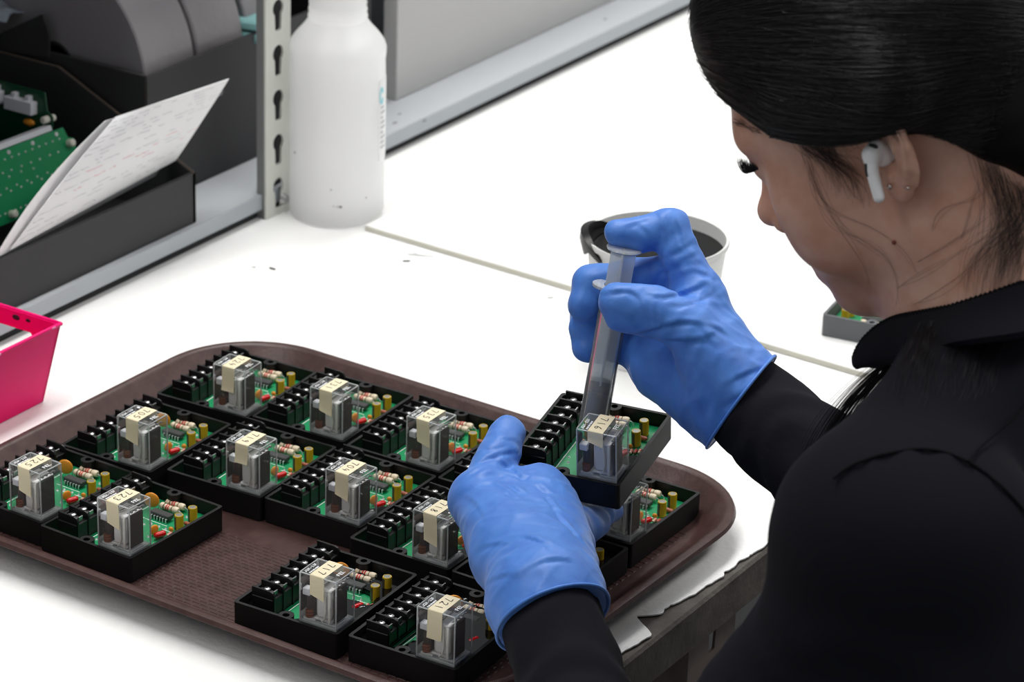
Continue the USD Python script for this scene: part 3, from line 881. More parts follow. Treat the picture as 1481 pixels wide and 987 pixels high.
def make_module(label, number, loc, yaw=0.0, matrix=None, pot=0, discs=(True, True), tape_len=16.0, tape_skew=0.0, case='case_black', kind='full', seed=0, group='relay modules on the tray'):
    t = thing('relay_module', label, 'circuit module', loc, yaw, group, matrix)
    r_ = np.random.default_rng(100 + seed)
    obj('case', cached('case', case_mesh), case, t)
    # circuit board with cut-outs at the bosses
    pcb = sbox(4.0, 3.2, 76.8, 93.8)
    for c in ((38.5, 4.5), (40, 92.5)):
        pcb = pcb.difference(Point(c).buffer(6.2, 10))
    obj('board', cached('pcb', lambda: extrude(affinity.scale(pcb, mm, mm, origin=(0, 0)), 1.6 * mm, 6.4 * mm)), 'pcb_green', t)
    brd = stage.GetPrimAtPath(t.GetPath().pathString + '/board')
    obj('silk_line', cached('silk', lambda: cat_(bx(26.6 * mm, 27.3 * mm, 8 * mm, 90 * mm, 8 * mm, 8.12 * mm), bx(56 * mm, 72 * mm, 60 * mm, 60.5 * mm, 8 * mm, 8.12 * mm), bx(35 * mm, 56 * mm, 65.2 * mm, 65.6 * mm, 8 * mm, 8.12 * mm))), 'silk_white', brd)

    def joints():
        q = np.random.default_rng(5)
        pts = [(31, 22), (32, 30), (30, 36), (33, 42), (45, 62), (52, 62), (58, 62), (60, 58), (66, 56), (70, 60), (73, 66), (73, 74), (72, 84), (60, 76), (58, 84), (46, 60), (42, 58), (70, 50), (74, 48), (56, 46), (66, 40), (74, 88)]
        return cat_(*[cyl(np.array([x, y, 8.0]) * mm, 1.1 * mm, 0.9 * mm, 8, 0.4 * mm) for x, y in pts])
    if pot < 3:
        obj('solder_joint', cached('joints', joints), 'solder', brd, smooth=40, kind='stuff')

    if kind == 'full':
        # barrier terminal block
        tb = thing('terminal_block', None, None, parent=t)
        obj('block', cached('tb', lambda: bx(7.6 * mm, 24.0 * mm, 10 * mm, 88 * mm, 6.5 * mm, 20.9 * mm, 0.4 * mm)), 'fin_black', tb)
        for k in range(8):
            y = 11.0 + 10.75 * k
            obj('barrier', cached(('fin', k), lambda: fin_mesh(y)), 'fin_black', tb)
            if k < 7:
                yc = y + 5.6
                obj('screw', cached(('screw', k), lambda: lathe_at([(0, 0), (2.7, 0), (2.8, 1.2), (2.4, 2.1), (1.4, 2.6), (0.7, 2.7), (0.6, 1.9), (0, 1.9)], (14.6, yc + 0.8, 21.9), 16)), 'steel', tb, smooth=35)
                obj('clamp_plate', cached(('clip', k), lambda: cat_(bx(8.8 * mm, 20.6 * mm, (yc - 3.6) * mm, (yc + 3.6) * mm, 20.8 * mm, 21.9 * mm, 0.1 * mm), bx(21.0 * mm, 22.0 * mm, (yc - 1.6) * mm, (yc + 2.6) * mm, 20.9 * mm, 24.6 * mm, 0.2 * mm))), 'steel', tb)

        # plug-in relay in a clear cover
        rl_ = thing('relay', None, None, parent=t)
        zb, zt = 14.6, 53.0

        def cover():
            o = bx(49 * mm, 77 * mm, 3.5 * mm, 25 * mm, zb * mm, zt * mm, 0.5 * mm)
            return o
        obj('cover', cached('cover', cover), 'clear_cover', rl_, label='clear plastic cover')

        def edges():
            e = []
            X, Y = (49.35, 76.65), (3.85, 24.65)
            for x in X:
                for y in Y:
                    e.append(bx((x - .45) * mm, (x + .45) * mm, (y - .45) * mm, (y + .45) * mm, zb * mm, (zt - .5) * mm, 0.15 * mm))
            for z in (zt - 0.45, zb + 0.5):
                for y in Y:
                    e.append(bx(49.5 * mm, 76.5 * mm, (y - .4) * mm, (y + .4) * mm, (z - .4) * mm, (z + .4) * mm, 0.15 * mm))
                for x in X:
                    e.append(bx((x - .4) * mm, (x + .4) * mm, 4.2 * mm, 24.3 * mm, (z - .4) * mm, (z + .4) * mm, 0.15 * mm))
            return cat_(*e)
        cv = stage.GetPrimAtPath(rl_.GetPath().pathString + '/cover')
        obj('cover_edge', cached('edges', edges), 'cover_edge', cv)
        obj('cover_base', cached('cbase', lambda: bx(49.3 * mm, 76.7 * mm, 3.8 * mm, 24.7 * mm, 14.8 * mm, 19.2 * mm, 0.4 * mm)), 'cover_base', cv, label='frosted lower band of the cover')
        obj('foot', cached('rbase', lambda: cat_(bx(50 * mm, 76 * mm, 4.5 * mm, 24 * mm, 9.0 * mm, 18.4 * mm, 0.6 * mm), bx(51 * mm, 60 * mm, 5 * mm, 23 * mm, 17.6 * mm, 20.5 * mm, 0.5 * mm), bx(64 * mm, 75 * mm, 6 * mm, 22 * mm, 17.6 * mm, 19.6 * mm, 0.5 * mm))), 'relay_base', rl_)
        obj('coil', cached('bob', lambda: cat_(bx(59.5 * mm, 71.2 * mm, 5.6 * mm, 21.5 * mm, 21.5 * mm, 44 * mm, 2.4 * mm), bx(58.5 * mm, 72 * mm, 5.0 * mm, 22.5 * mm, 42.5 * mm, 44.6 * mm, 0.6 * mm), bx(58.5 * mm, 72 * mm, 6.0 * mm, 22.5 * mm, 20.2 * mm, 22.0 * mm, 0.6 * mm))), 'bobbin', rl_)
        obj('yoke', cached('yoke', lambda: bx(72.8 * mm, 74.4 * mm, 6.8 * mm, 20.5 * mm, 20.6 * mm, 44.5 * mm, 0.4 * mm)), 'yoke', rl_)
        obj('armature', cached('arm', lambda: bx(51.8 * mm, 57.2 * mm, 7 * mm, 22 * mm, 20 * mm, 40 * mm, 1.0 * mm)), 'yoke', rl_, label='brown armature plate')
        obj('winding', cached('cop', lambda: cat_(*[lathe_at([(0, 0), (2.6, 0), (2.9, .8), (2.6, 1.6), (0, 1.6)], (54.5, 7.2 + 5.0 * i, 20.6 + 1.9 * j), 12) for i in range(3) for j in range(3)])), 'copper', rl_, smooth=40)
        obj('lever', cached('tab', lambda: bx(50.6 * mm, 56.2 * mm, 4.4 * mm, 9.6 * mm, 36.5 * mm, 41.5 * mm, 0.5 * mm)), 'connector_white', rl_)
        obj('contact', cached('cont', lambda: cat_(*[bx((60 + 6.2 * i) * mm, (61.2 + 6.2 * i) * mm, 6 * mm, 22 * mm, 46.8 * mm, 47.3 * mm) for i in range(3)] + [lathe_at([(0, 0), (1.1, 0), (0.9, .8), (0, .8)], (74.0, 9 + 4 * i, 47.0), 10) for i in range(4)])), 'steel', rl_, smooth=30)
        obj('spring', cached('spr', lambda: cat_(tube(np.array([(66.6, 5.0, 46.0), (67.0, 4.8, 42), (67.9, 4.6, 36), (68.3, 4.5, 29), (67.4, 4.6, 23.5), (65.0, 4.8, 21)]) * mm, np.array([.9, 1.0, .9, .7, .6, .5]) * mm, 8), bx(69.9 * mm, 71.9 * mm, 4.5 * mm, 5.6 * mm, 21 * mm, 43 * mm, 0.3 * mm))), 'tape_back', rl_, smooth=40, label='white leaf spring')
        # printing on the cover
        tx = cached('txt', lambda: text_at('JQX-13F', 2.1, 51.0 + 2.4, 4.6))
        obj('print', tx, 'print_white', cv, label='white printed type number')
        obj('print', cached('txt2', lambda: cat_(*[bx((55.0) * mm, (56.3) * mm, (5.2 + a) * mm, (5.2 + a + b_) * mm, 53.0 * mm, 53.06 * mm) for a, b_ in ((0, .9), (1.5, 1.2), (3.2, .6), (4.2, 1.4), (6.2, .8), (7.4, 1.3), (9.2, 1.1))])), 'print_white', cv)
        obj('print', cached('txt3', lambda: text_at('FEI.', 2.8, 70.0 + 4.0, 11.5)), 'print_white', cv, label='white printed letters')

        # masking tape with the hand-written number
        tpn = thing('tape', None, None, parent=t)
        L1, sk = tape_len, tape_skew
        path = [(25.6, 53.35 - 7.0), (25.55, 53.35 - 3), (25.3, 53.30), (24.6, 53.42), (14.0, 53.45), (5.0, 53.42), (3.6, 53.35), (3.15, 52.8), (2.95, 49.0), (2.6, 53 - L1 * .75), (2.2 - 0.6 * r_.random(), 53 - L1)]
        g = []
        for i, (y, z) in enumerate(path):
            s = max(0, i - 7) / 3 * sk
            row = []
            for u in np.linspace(0, 1, 7):
                x = 57.2 + 10.6 * u + s
                zz = z - (u - 0.5) * 0 - (max(0, i - 8) / 2) * (u * 3.0 if sk > 0 else 0)
                row.append((x, y, zz))
            g.append(row)
        obj('strip', sheet(np.array(g) * mm, 0.12 * mm), 'tape', tpn, smooth=50)
        if number:
            obj('number', number_mesh(number, r_.uniform(-.25, .25)), 'ink', tpn, label='hand-written ' + number)
    # small parts
    full_sunk = pot >= 3
    ends = (36.8, 52.4)
    for i, (y, z) in enumerate(((82.0, 11.6), (88.6, 11.6))):
        if pot == 2 and i == 1:
            pass
        b_ = obj('resistor', cached(('res', i), lambda: res_body(ends[0], ends[1], y, z, 2.5)), 'resistor_body', t, smooth=35)
        obj('band', cached(('rb', i), lambda: res_bands(ends[0], ends[1], y, z, 2.5, (.36, .47))), 'band_red', b_, label='red bands')
        obj('band', cached(('rc', i), lambda: res_bands(ends[0], ends[1], y, z, 2.5, (.22, .66), .045)), 'band_dark', b_, label='dark bands')
        obj('lead', cached(('rl', i), lambda: cat_(lead([(52.2, y, z), (54.2, y, z - .2), (55.3, y, z - 1.4), (55.5, y, 8)]), lead([(37, y, z), (35.4, y, z - .2), (34.6, y, z - 1.4), (34.5, y, 8)]))), 'solder', b_, smooth=40)
    for i, (x, y) in enumerate(((66.0, 66.5), (66.0, 81.0))):
        c_ = obj('capacitor', cached(('cap', i), lambda: lathe_at([(0, 0), (3.0, 0), (3.2, .4), (3.2, 1.2), (2.95, 1.7), (3.2, 2.2), (3.2, 10.8), (2.9, 11.3), (2.5, 11.3)], (x, y, 8.2), 28)), 'capacitor_gold', t, smooth=35)
        obj('stripe', cached(('caps', i), lambda: arc_plate(x, y, 3.26, 9.0, 18.6, -0.55, 0.35)), 'capacitor_dark', c_)
        obj('lid', cached(('capt', i), lambda: lathe_at([(0, 0), (2.6, 0), (2.6, .12), (0, .12)], (x, y, 19.25), 24)), 'capacitor_top', c_)

    def chip():
        return bx(37.5 * mm, 54.0 * mm, 69.0 * mm, 75.4 * mm, 9.2 * mm, 12.8 * mm, 0.5 * mm)
    c_ = obj('chip', cached('chip', chip), 'chip_black', t)
    obj('pins', cached('pins', lambda: cat_(*[cat_(bx((39.6 + 2.54 * k) * mm, (40.8 + 2.54 * k) * mm, 67.9 * mm, 69.2 * mm, 10.7 * mm, 11.1 * mm), bx((39.8 + 2.54 * k) * mm, (40.5 + 2.54 * k) * mm, 67.7 * mm, 68.1 * mm, 7.8 * mm, 11.0 * mm)) for k in range(6)])), 'solder', c_)
    if discs[0]:
        obj('disc_capacitor', cached('disc', lambda: disc(32.0, 78.0, 15.6, 5.6, 3.2, 20)), 'disc_orange', t, smooth=True)
    if discs[1]:
        obj('disc_capacitor', cached('disc2', lambda: cat_(disc(57.5, 50.5, 12.0, 3.6, 2.6, 75), disc(64.0, 60.5, 10.2, 1.8, 2.4, 20))), 'disc_orange', t, smooth=True)
    obj('diode', cached('red', lambda: pill((62.6, 44.5, 11.0), (65.2, 53.6, 11.0), 2.2)), 'red_part', t, smooth=True, label='glossy red component')
    for i in range(3):
        b_ = obj('small_resistor', cached(('sr', i), lambda: pill((66.8 + 2.6 * i, 53.0 + 1.2 * i, 9.4), (66.2 + 2.6 * i, 58.6 + 1.2 * i, 9.4), 1.0)), 'resistor_body' if i != 1 else 'brown_part', t, smooth=True)
        obj('band', cached(('srb', i), lambda: cat_(*[cyl(np.array([66.7 + 2.6 * i - .06 * k * 1.5, 54.4 + 1.2 * i + 1.4 * k, 9.4]) * mm, 1.08 * mm, 0.5 * mm, 12, axis=(-.1, 1, 0)) for k in range(3)])), 'band_red', b_)
    obj('small_resistor', cached('br', lambda: pill((64.6, 73.6, 10.2), (71.5, 73.2, 10.2), 1.5)), 'brown_part', t, smooth=True)
    # resin
    if pot == 1:
        P = Polygon([(45, 2.6), (77.4, 2.6), (77.4, 47), (72, 50), (66, 45), (61, 36), (57.5, 29), (48.5, 27.5), (46, 20), (47, 8)])
        obj('resin', cached('resin1', lambda: puddle(P, 7.8, 11.4, 1)), 'resin', t, smooth=30)
    elif pot == 2:
        P = sbox(2.6, 2.6, 77.4, 94.4).difference(affinity.scale(Point(52, 62).buffer(1, 14), 17, 9)).difference(Polygon([(24, 10), (35, 10), (47, 22), (47, 45), (26, 60)]).buffer(2)).difference(Point(66, 57).buffer(5, 10))
        P = P.difference(Point(38.5, 4.5).buffer(5.2)).difference(Point(40, 92.5).buffer(5.2))
        obj('resin', cached('resin2', lambda: puddle(P, 7.8, 11.8, 2)), 'resin', t, smooth=30)
    elif pot == 3:
        P = sbox(2.6, 2.6, 77.4, 94.4).difference(Polygon([(25, 12), (31, 12), (33, 26), (47, 34), (40, 42), (28, 60), (25, 60)]))
        P = P.difference(Point(38.5, 4.5).buffer(5.2)).difference(Point(40, 92.5).buffer(5.2))
        obj('resin', cached('resin3', lambda: puddle(P, 7.8, 12.6, 3)), 'resin', t, smooth=30)
    return t


def lathe_at(prof, pos, n):
    m = lathe(np.array(prof) * mm, n)
    m.apply_translation(np.array(pos) * mm)
    return m


def arc_plate(x, y, r, z0, z1, a0, a1):
    A_ = np.linspace(a0, a1, 8) - 1.9
    g = np.array([[[x + r * math.cos(a), y + r * math.sin(a), z] for z in (z0, z1)] for a in A_])
    return sheet(g * mm, 0.1 * mm)


def disc(x, y, z, r, th, ang):
    s = trimesh.creation.icosphere(3, 1.0)
    s.apply_scale([r, th / 2, r])
    s.apply_transform(trimesh.transformations.rotation_matrix(np.radians(ang), [0, 0, 1]))
    s.apply_translation([x, y, z])
    s.apply_scale(mm)
    return s


def pill(a, b_, r):
    a, b_ = np.array(a, float), np.array(b_, float)
    L_ = np.linalg.norm(b_ - a)
    pr = [(0, 0)] + [(r * math.sin(t), r - r * math.cos(t)) for t in np.linspace(.3, np.pi / 2, 5)] + [(r * math.cos(t), L_ - r + r * math.sin(t)) for t in np.linspace(0, 1.27, 5)] + [(0, L_)]
    m = lathe(pr, 14)
    m.apply_transform(trimesh.geometry.align_vectors([0, 0, 1], (b_ - a) / L_))
    m.apply_translation(a)
    m.apply_scale(mm)
    return m


def text_at(s, h, x, y):
    """Print on the relay's top, reading along +y."""
    m = meshkit.text_mesh(s, h * mm, 0.05 * mm, bold=True)
    v = m.vertices
    return trimesh.Trimesh(np.c_[x * mm - v[:, 1], y * mm + v[:, 0], 53.0 * mm + v[:, 2]], m.faces, process=False)


ZU = 0.0040                                     # modules stand on the tray's floor
RC_X, RC_Y = 63.0, 14.25


def place(rx, ry, yaw):
    R = rotz(yaw)
    o = np.array([rx, ry, ZU]) - R @ np.array([RC_X, RC_Y, 0]) * mm
    return tuple(o)


for i, (num, rx, ry, yaw, pot, discs, tl, ts, lab) in enumerate([
    ('724', -0.1545, 0.0222, 3.6, 0, (False, True), 18.5, 0.0, 'module tagged 724, in the rounded far corner of the tray'),
    ('731', -0.0742, 0.0315, 2.6, 1, (False, True), 15.5, 1.0, 'module tagged 731, second along the far edge of the tray'),
    ('735', 0.0096, 0.0319, 1.8, 1, (False, True), 16.5, 2.0, 'module tagged 735, third along the far edge, left of the gloved thumb'),
    (None, 0.0918, 0.0268, 1.4, 0, (False, False), 16.0, 0.0, 'module at the far edge half hidden by the gloved thumb and held module'),
    (None, 0.1745, 0.0180, 0.4, 1, (False, True), 14.0, 0.0, 'module in the tray corner under the held module, at the right end'),
    ('705', -0.1539, -0.0874, 1.6, 0, (True, True), 15.0, 0.5, 'module tagged 705, at the left end of the middle row'),
    ('719', -0.0688, -0.0735, 2.6, 0, (False, True), 14.0, 0.0, 'module tagged 719, second from the left in the middle row'),
    ('704', 0.0128, -0.0694, 1.4, 1, (False, True), 16.0, 0.8, 'module tagged 704, in the middle of the middle row'),
    ('718', 0.0948, -0.0841, 0.4, 1, (False, True), 19.0, 2.0, 'module tagged 718, beside the back of the lower gloved hand'),
    (None, 0.1765, -0.0830, 0.6, 3, (False, False), 15.0, 0.0, 'resin-filled module mostly hidden behind the lower gloved wrist'),
    ('725', -0.1638, -0.1890, -1.2, 0, (True, True), 16.5, 2.0, 'module tagged 725, nearest the left border of the photo'),
    ('723', -0.0832, -0.1936, -1.4, 0, (True, True), 15.0, 1.6, 'module tagged 723, left of the bare patch of tray'),
    ('717', 0.0854, -0.1973, 2.4, 2, (True, False), 13.0, 0.6, 'module tagged 717, half filled with resin, right of the bare tray patch'),
    ('721', 0.1709, -0.1907, 2.4, 3, (True, False), 19.5, 0.0, 'resin-filled module tagged 721, nearest the camera beside the dark sleeve'),
]):
    make_module('black ' + lab, num, place(rx, ry, yaw), yaw, pot=pot, discs=discs, tape_len=tl, tape_skew=ts, seed=i)

HELD_R = np.array([[0.9866, -0.1626, 0.0110], [0.1628, 0.9803, -0.1116], [0.0074, 0.1119, 0.9937]])
HELD_O = np.array([0.1314, -0.0610, 0.0751])
make_module('black module tagged 716 held above the tray under the syringe', '716', None, matrix=(HELD_R, HELD_O), pot=1, discs=(False, True), tape_len=7.0, tape_skew=0.3, seed=31, group=None)


def held(x, y, z):
    """A point of the held module's frame (mm) in the world."""
    return HELD_O + HELD_R @ (np.array([x, y, z], float) * mm)


# the grey module on the white board, without relay
q = at(1187, 485, 0.0054)
R = rotz(188.0)
o = q - R @ np.array([80, 97, 0]) * mm
make_module('grey open module with a yellow capacitor, on the white board under the chin', None, tuple(o), 188.0, discs=(False, False), case='case_grey', kind='bare', seed=40, group=None)
# ------------------------------------------------------------------ soft shapes: distance fields meshed by surface nets (millimetres)
def smin(a, b, k):
    if k <= 0:
        return np.minimum(a, b)
    h_ = np.maximum(k - np.abs(a - b), 0) / k
    return np.minimum(a, b) - h_ * h_ * k * 0.25


class Field:
    def __init__(self, lo, hi, h):
        self.lo = np.floor(np.array(lo, float) / h) * h
        self.h = h
        self.n = np.ceil((np.array(hi, float) - self.lo) / h).astype(int) + 1
        self.D = np.full(self.n, 60.0, np.float32)
        self.ax = [(self.lo[i] + h * np.arange(self.n[i])).astype(np.float32) for i in range(3)]

    def _sub(self, lo, hi):
        a = np.clip(np.floor((np.array(lo) - self.lo) / self.h).astype(int), 0, self.n)
        b_ = np.clip(np.ceil((np.array(hi) - self.lo) / self.h).astype(int) + 1, 0, self.n)
        sl = tuple(slice(a[i], b_[i]) for i in range(3))
        X, Y, Z = (self.ax[i][sl[i]].reshape([-1 if j == i else 1 for j in range(3)]) for i in range(3))
        return sl, X, Y, Z

    def _merge(self, sl, d, k):
        if d.size:
            self.D[sl] = smin(self.D[sl], d, k)

    def cone(self, a, b_, r1, r2, k=4.0, flat=None):
        """A capsule with a radius at each end; flat = (direction, factor) squeezes it along a direction."""
        a, b_ = np.array(a, float), np.array(b_, float)
        m_ = max(r1, r2) * (1.0 if flat is None else max(1, 1)) + k + 3 * self.h
        sl, X, Y, Z = self._sub(np.minimum(a, b_) - m_, np.maximum(a, b_) + m_)
        ab = b_ - a
        L2 = max(ab @ ab, 1e-9)
        px, py, pz = X - a[0], Y - a[1], Z - a[2]
        t = np.clip((px * ab[0] + py * ab[1] + pz * ab[2]) / L2, 0, 1)
        qx, qy, qz = px - t * ab[0], py - t * ab[1], pz - t * ab[2]
        if flat is not None:
            n_, f_ = np.array(flat[0], float) / np.linalg.norm(flat[0]), flat[1]
            s_ = (qx * n_[0] + qy * n_[1] + qz * n_[2]) * (1 / f_ - 1)
            qx, qy, qz = qx + s_ * n_[0], qy + s_ * n_[1], qz + s_ * n_[2]
        d = np.sqrt(qx * qx + qy * qy + qz * qz) - (r1 + t * (r2 - r1))
        self._merge(sl, d.astype(np.float32), k)

    def ell(self, c, r, R=None, k=4.0, cut=False):
        """An ellipsoid with radii r along the columns of R."""
        c, r = np.array(c, float), np.array(r, float)
        m_ = r.max() + k + 3 * self.h
        sl, X, Y, Z = self._sub(c - m_, c + m_)
        p_ = [X - c[0], Y - c[1], Z - c[2]]
        if R is None:
            R = np.eye(3)
        q_ = [p_[0] * R[0, i] + p_[1] * R[1, i] + p_[2] * R[2, i] for i in range(3)]
        k0 = np.sqrt(sum((q_[i] / r[i]) ** 2 for i in range(3)))
        k1 = np.sqrt(sum((q_[i] / r[i] ** 2) ** 2 for i in range(3))) + 1e-9
        d = (k0 * (k0 - 1) / k1).astype(np.float32)
        if cut:
            if d.size:
                self.D[sl] = -smin(-self.D[sl], d, k)
        else:
            self._merge(sl, d, k)

    def cut_half(self, c, n, reach):
        """Removes what lies beyond the plane through c with normal n, within reach of c."""
        c, n = np.array(c, float), np.array(n, float) / np.linalg.norm(n)
        sl, X, Y, Z = self._sub(c - reach, c + reach)
        px, py, pz = X - c[0], Y - c[1], Z - c[2]
        d = px * n[0] + py * n[1] + pz * n[2]
        r = np.sqrt(px * px + py * py + pz * pz)
        d = np.where(r < reach, d, -60).astype(np.float32)
        if d.size:
            self.D[sl] = np.maximum(self.D[sl], np.minimum(d, 8))

    def cut_tunnel(self, a, b_, r1, r2, k=1.0):
        t = Field(self.lo, self.lo + (np.array(self.n) - 1) * self.h, self.h) if False else None
        a, b_ = np.array(a, float), np.array(b_, float)
        m_ = max(r1, r2) + 3 * self.h
        sl, X, Y, Z = self._sub(np.minimum(a, b_) - m_, np.maximum(a, b_) + m_)
        ab = b_ - a
        L2 = ab @ ab
        px, py, pz = X - a[0], Y - a[1], Z - a[2]
        t = np.clip((px * ab[0] + py * ab[1] + pz * ab[2]) / L2, 0, 1)
        q = np.sqrt((px - t * ab[0]) ** 2 + (py - t * ab[1]) ** 2 + (pz - t * ab[2]) ** 2)
        d = (q - (r1 + t * (r2 - r1))).astype(np.float32)
        if d.size:
            self.D[sl] = -smin(-self.D[sl], d, k)

    def disturb(self, fn, band=6.0):
        """Adds fn(points) to the field near the surface."""
        w = np.abs(self.D) < band
        idx = np.argwhere(w)
        P = self.lo + idx * self.h
        self.D[w] += fn(P).astype(np.float32)
        from scipy.ndimage import gaussian_filter
        self.D = gaussian_filter(self.D, 0.95)

    def mesh(self, soft=0.0):
        """Surface nets over the field, blurred by soft cells."""
        from scipy.ndimage import gaussian_filter
        D, h = (gaussian_filter(self.D, soft) if soft else self.D), self.h
        S = D < 0
        c = np.zeros(tuple(np.array(D.shape) - 1), np.uint8)
        for o in np.ndindex(2, 2, 2):
            c += S[tuple(slice(o[i], D.shape[i] - 1 + o[i]) for i in range(3))]
        act = (c > 0) & (c < 8)
        idx = np.argwhere(act)
        num = np.full(act.shape, -1, np.int64)
        num[act] = np.arange(len(idx))
        acc, cnt = np.zeros((len(idx), 3)), np.zeros(len(idx))
        cor = [np.array(o) for o in np.ndindex(2, 2, 2)]
        val = {tuple(o): D[idx[:, 0] + o[0], idx[:, 1] + o[1], idx[:, 2] + o[2]] for o in cor}
        for o in cor:
            for k in range(3):
                if o[k] == 0:
                    o2 = o.copy()
                    o2[k] = 1
                    a, b_ = val[tuple(o)], val[tuple(o2)]
                    x = (a < 0) != (b_ < 0)
                    t = a[x] / (a[x] - b_[x])
                    p_ = np.repeat(o[None].astype(float), x.sum(), 0)
                    p_[:, k] = t
                    acc[x] += p_
                    cnt[x] += 1
        V_ = (idx + acc / cnt[:, None]) * h + self.lo
        F_ = []
        for k in range(3):
            i, j = (k + 1) % 3, (k + 2) % 3
            a = S[tuple(slice(1, -1) if q != k else slice(0, -1) for q in range(3))]
            b_ = S[tuple(slice(1, -1) if q != k else slice(1, None) for q in range(3))]
            e = np.argwhere(a != b_)
            e[:, i] += 1
            e[:, j] += 1
            inside_first = S[e[:, 0], e[:, 1], e[:, 2]]

            def cell(di, dj):
                q = e.copy()
                q[:, i] -= di
                q[:, j] -= dj
                return num[q[:, 0], q[:, 1], q[:, 2]]
            q = np.c_[cell(1, 1), cell(0, 1), cell(0, 0), cell(1, 0)]
            q[~inside_first] = q[~inside_first][:, ::-1]
            F_.append(q)
        Q = np.vstack(F_)
        Q = Q[(Q >= 0).all(1)]
        m = trimesh.Trimesh(V_, np.vstack([Q[:, [0, 1, 2]], Q[:, [0, 2, 3]]]), process=False)
        return m


def to_m(mesh, R=None, o=(0, 0, 0)):
    v = mesh.vertices * 0.001
    if R is not None:
        v = v @ np.asarray(R).T
    return trimesh.Trimesh(v + np.array(o), mesh.faces, process=False)


def biggest(m):
    """The largest connected piece (pieces that share a vertex belong together)."""
    from scipy.sparse import coo_matrix
    from scipy.sparse.csgraph import connected_components
    f, n = m.faces, len(m.vertices)
    e = np.vstack([f[:, :2], f[:, 1:]])
    _, lab = connected_components(coo_matrix((np.ones(len(e)), (e[:, 0], e[:, 1])), shape=(n, n)), directed=False)
    keep = lab == np.bincount(lab).argmax()
    new = np.cumsum(keep) - 1
    return trimesh.Trimesh(m.vertices[keep], new[f[keep[f[:, 0]]]], process=False)


def ridges(P, scale, seed, amp, width=0.11):
    n_ = meshkit.noise(np.asarray(P) * scale, seed)
    return amp * np.exp(-((n_ - 0.5) / width) ** 2)


def J(px, py, depth):
    return deep(px, py, depth) * 1000


def first_hit(f, px, py, off=0.0, d0=1.40, d1=1.95):
    """World mm of the first point under a pixel where the field falls to off."""
    ds = np.arange(d0, d1, 0.0008)
    P = (CAM + ray(px, py) * ds[:, None]) * 1000
    i = np.clip(np.round((P - f.lo) / f.h).astype(int), 0, f.n - 1)
    v = f.D[i[:, 0], i[:, 1], i[:, 2]]
    inside = ((P > f.lo) & (P < f.lo + (f.n - 1) * f.h)).all(1)
    k = np.flatnonzero((v < off) & inside)
    return P[k[0]] if len(k) else None


def smooth_path(pts, n=24):
    P = np.array(pts, float)
    t = np.r_[0, np.cumsum(np.linalg.norm(np.diff(P, axis=0), axis=1))]
    from scipy.interpolate import make_interp_spline
    s = make_interp_spline(t, P, k=min(3, len(P) - 1))
    return s(np.linspace(0, t[-1], n))


# ------------------------------------------------------------------ the person
mat('glove_blue', lin(70, 128, 212), 0.5, bump=(420, 0.25, 0.0004), vary=(60, lin(62, 116, 203), 0.4, 0.7), sheen_weight=0.15)
mat('skin', lin(200, 156, 138), 0.5, bump=(500, 0.12, 0.0004), vary=(45, lin(188, 136, 114), 0.40, 0.72), subsurface_weight=0.12, subsurface_radius=(1.0, 0.35, 0.2), subsurface_scale=0.004)
mat('sweater', lin(14, 14, 22), 0.95, bump=(1100, 0.4, 0.0004), specular_ior_level=0.2)
mat('sweater_rib', lin(9, 9, 13), 0.95, specular_ior_level=0.15)
mat('hair_black', lin(8, 7, 8), 0.5, specular_ior_level=0.25)
mat('hair_strand', lin(10, 9, 10), 0.38, specular_ior_level=0.45)
mat('brow_hair', lin(50, 38, 34), 0.7)
mat('earring', lin(200, 190, 185), 0.15, metallic=1.0)

person = thing('person', 'woman with dark hair and navy sweater leaning over the tray, wearing blue gloves', 'person')
HR = np.array([[-0.855, 0.0889, -0.5109], [-0.0536, -0.9951, -0.0834], [-0.5158, -0.0439, 0.8556]])
HO = np.array([0.4199, -0.1043, 0.4053]) * 1000
HS = 0.96


def H(x, y, z):
    """A point of the head (mm: forward, left, up from between the ears) in world mm."""
    return HO + HR @ (np.array([x, y, z], float) * HS)


NB = J(1450, 485, 1.685)                    # base of the neck
LS, LE, LW = J(1350, 790, 1.56), J(905, 1290, 1.665), J(790, 868, 1.815)
RS = NB + np.array([-10, 165, -55.0])
RE, RW_ = J(1395, 860, 1.80), J(1082, 585, 1.935)
LSx = NB + (NB - RS) * np.array([1, 1, -1])

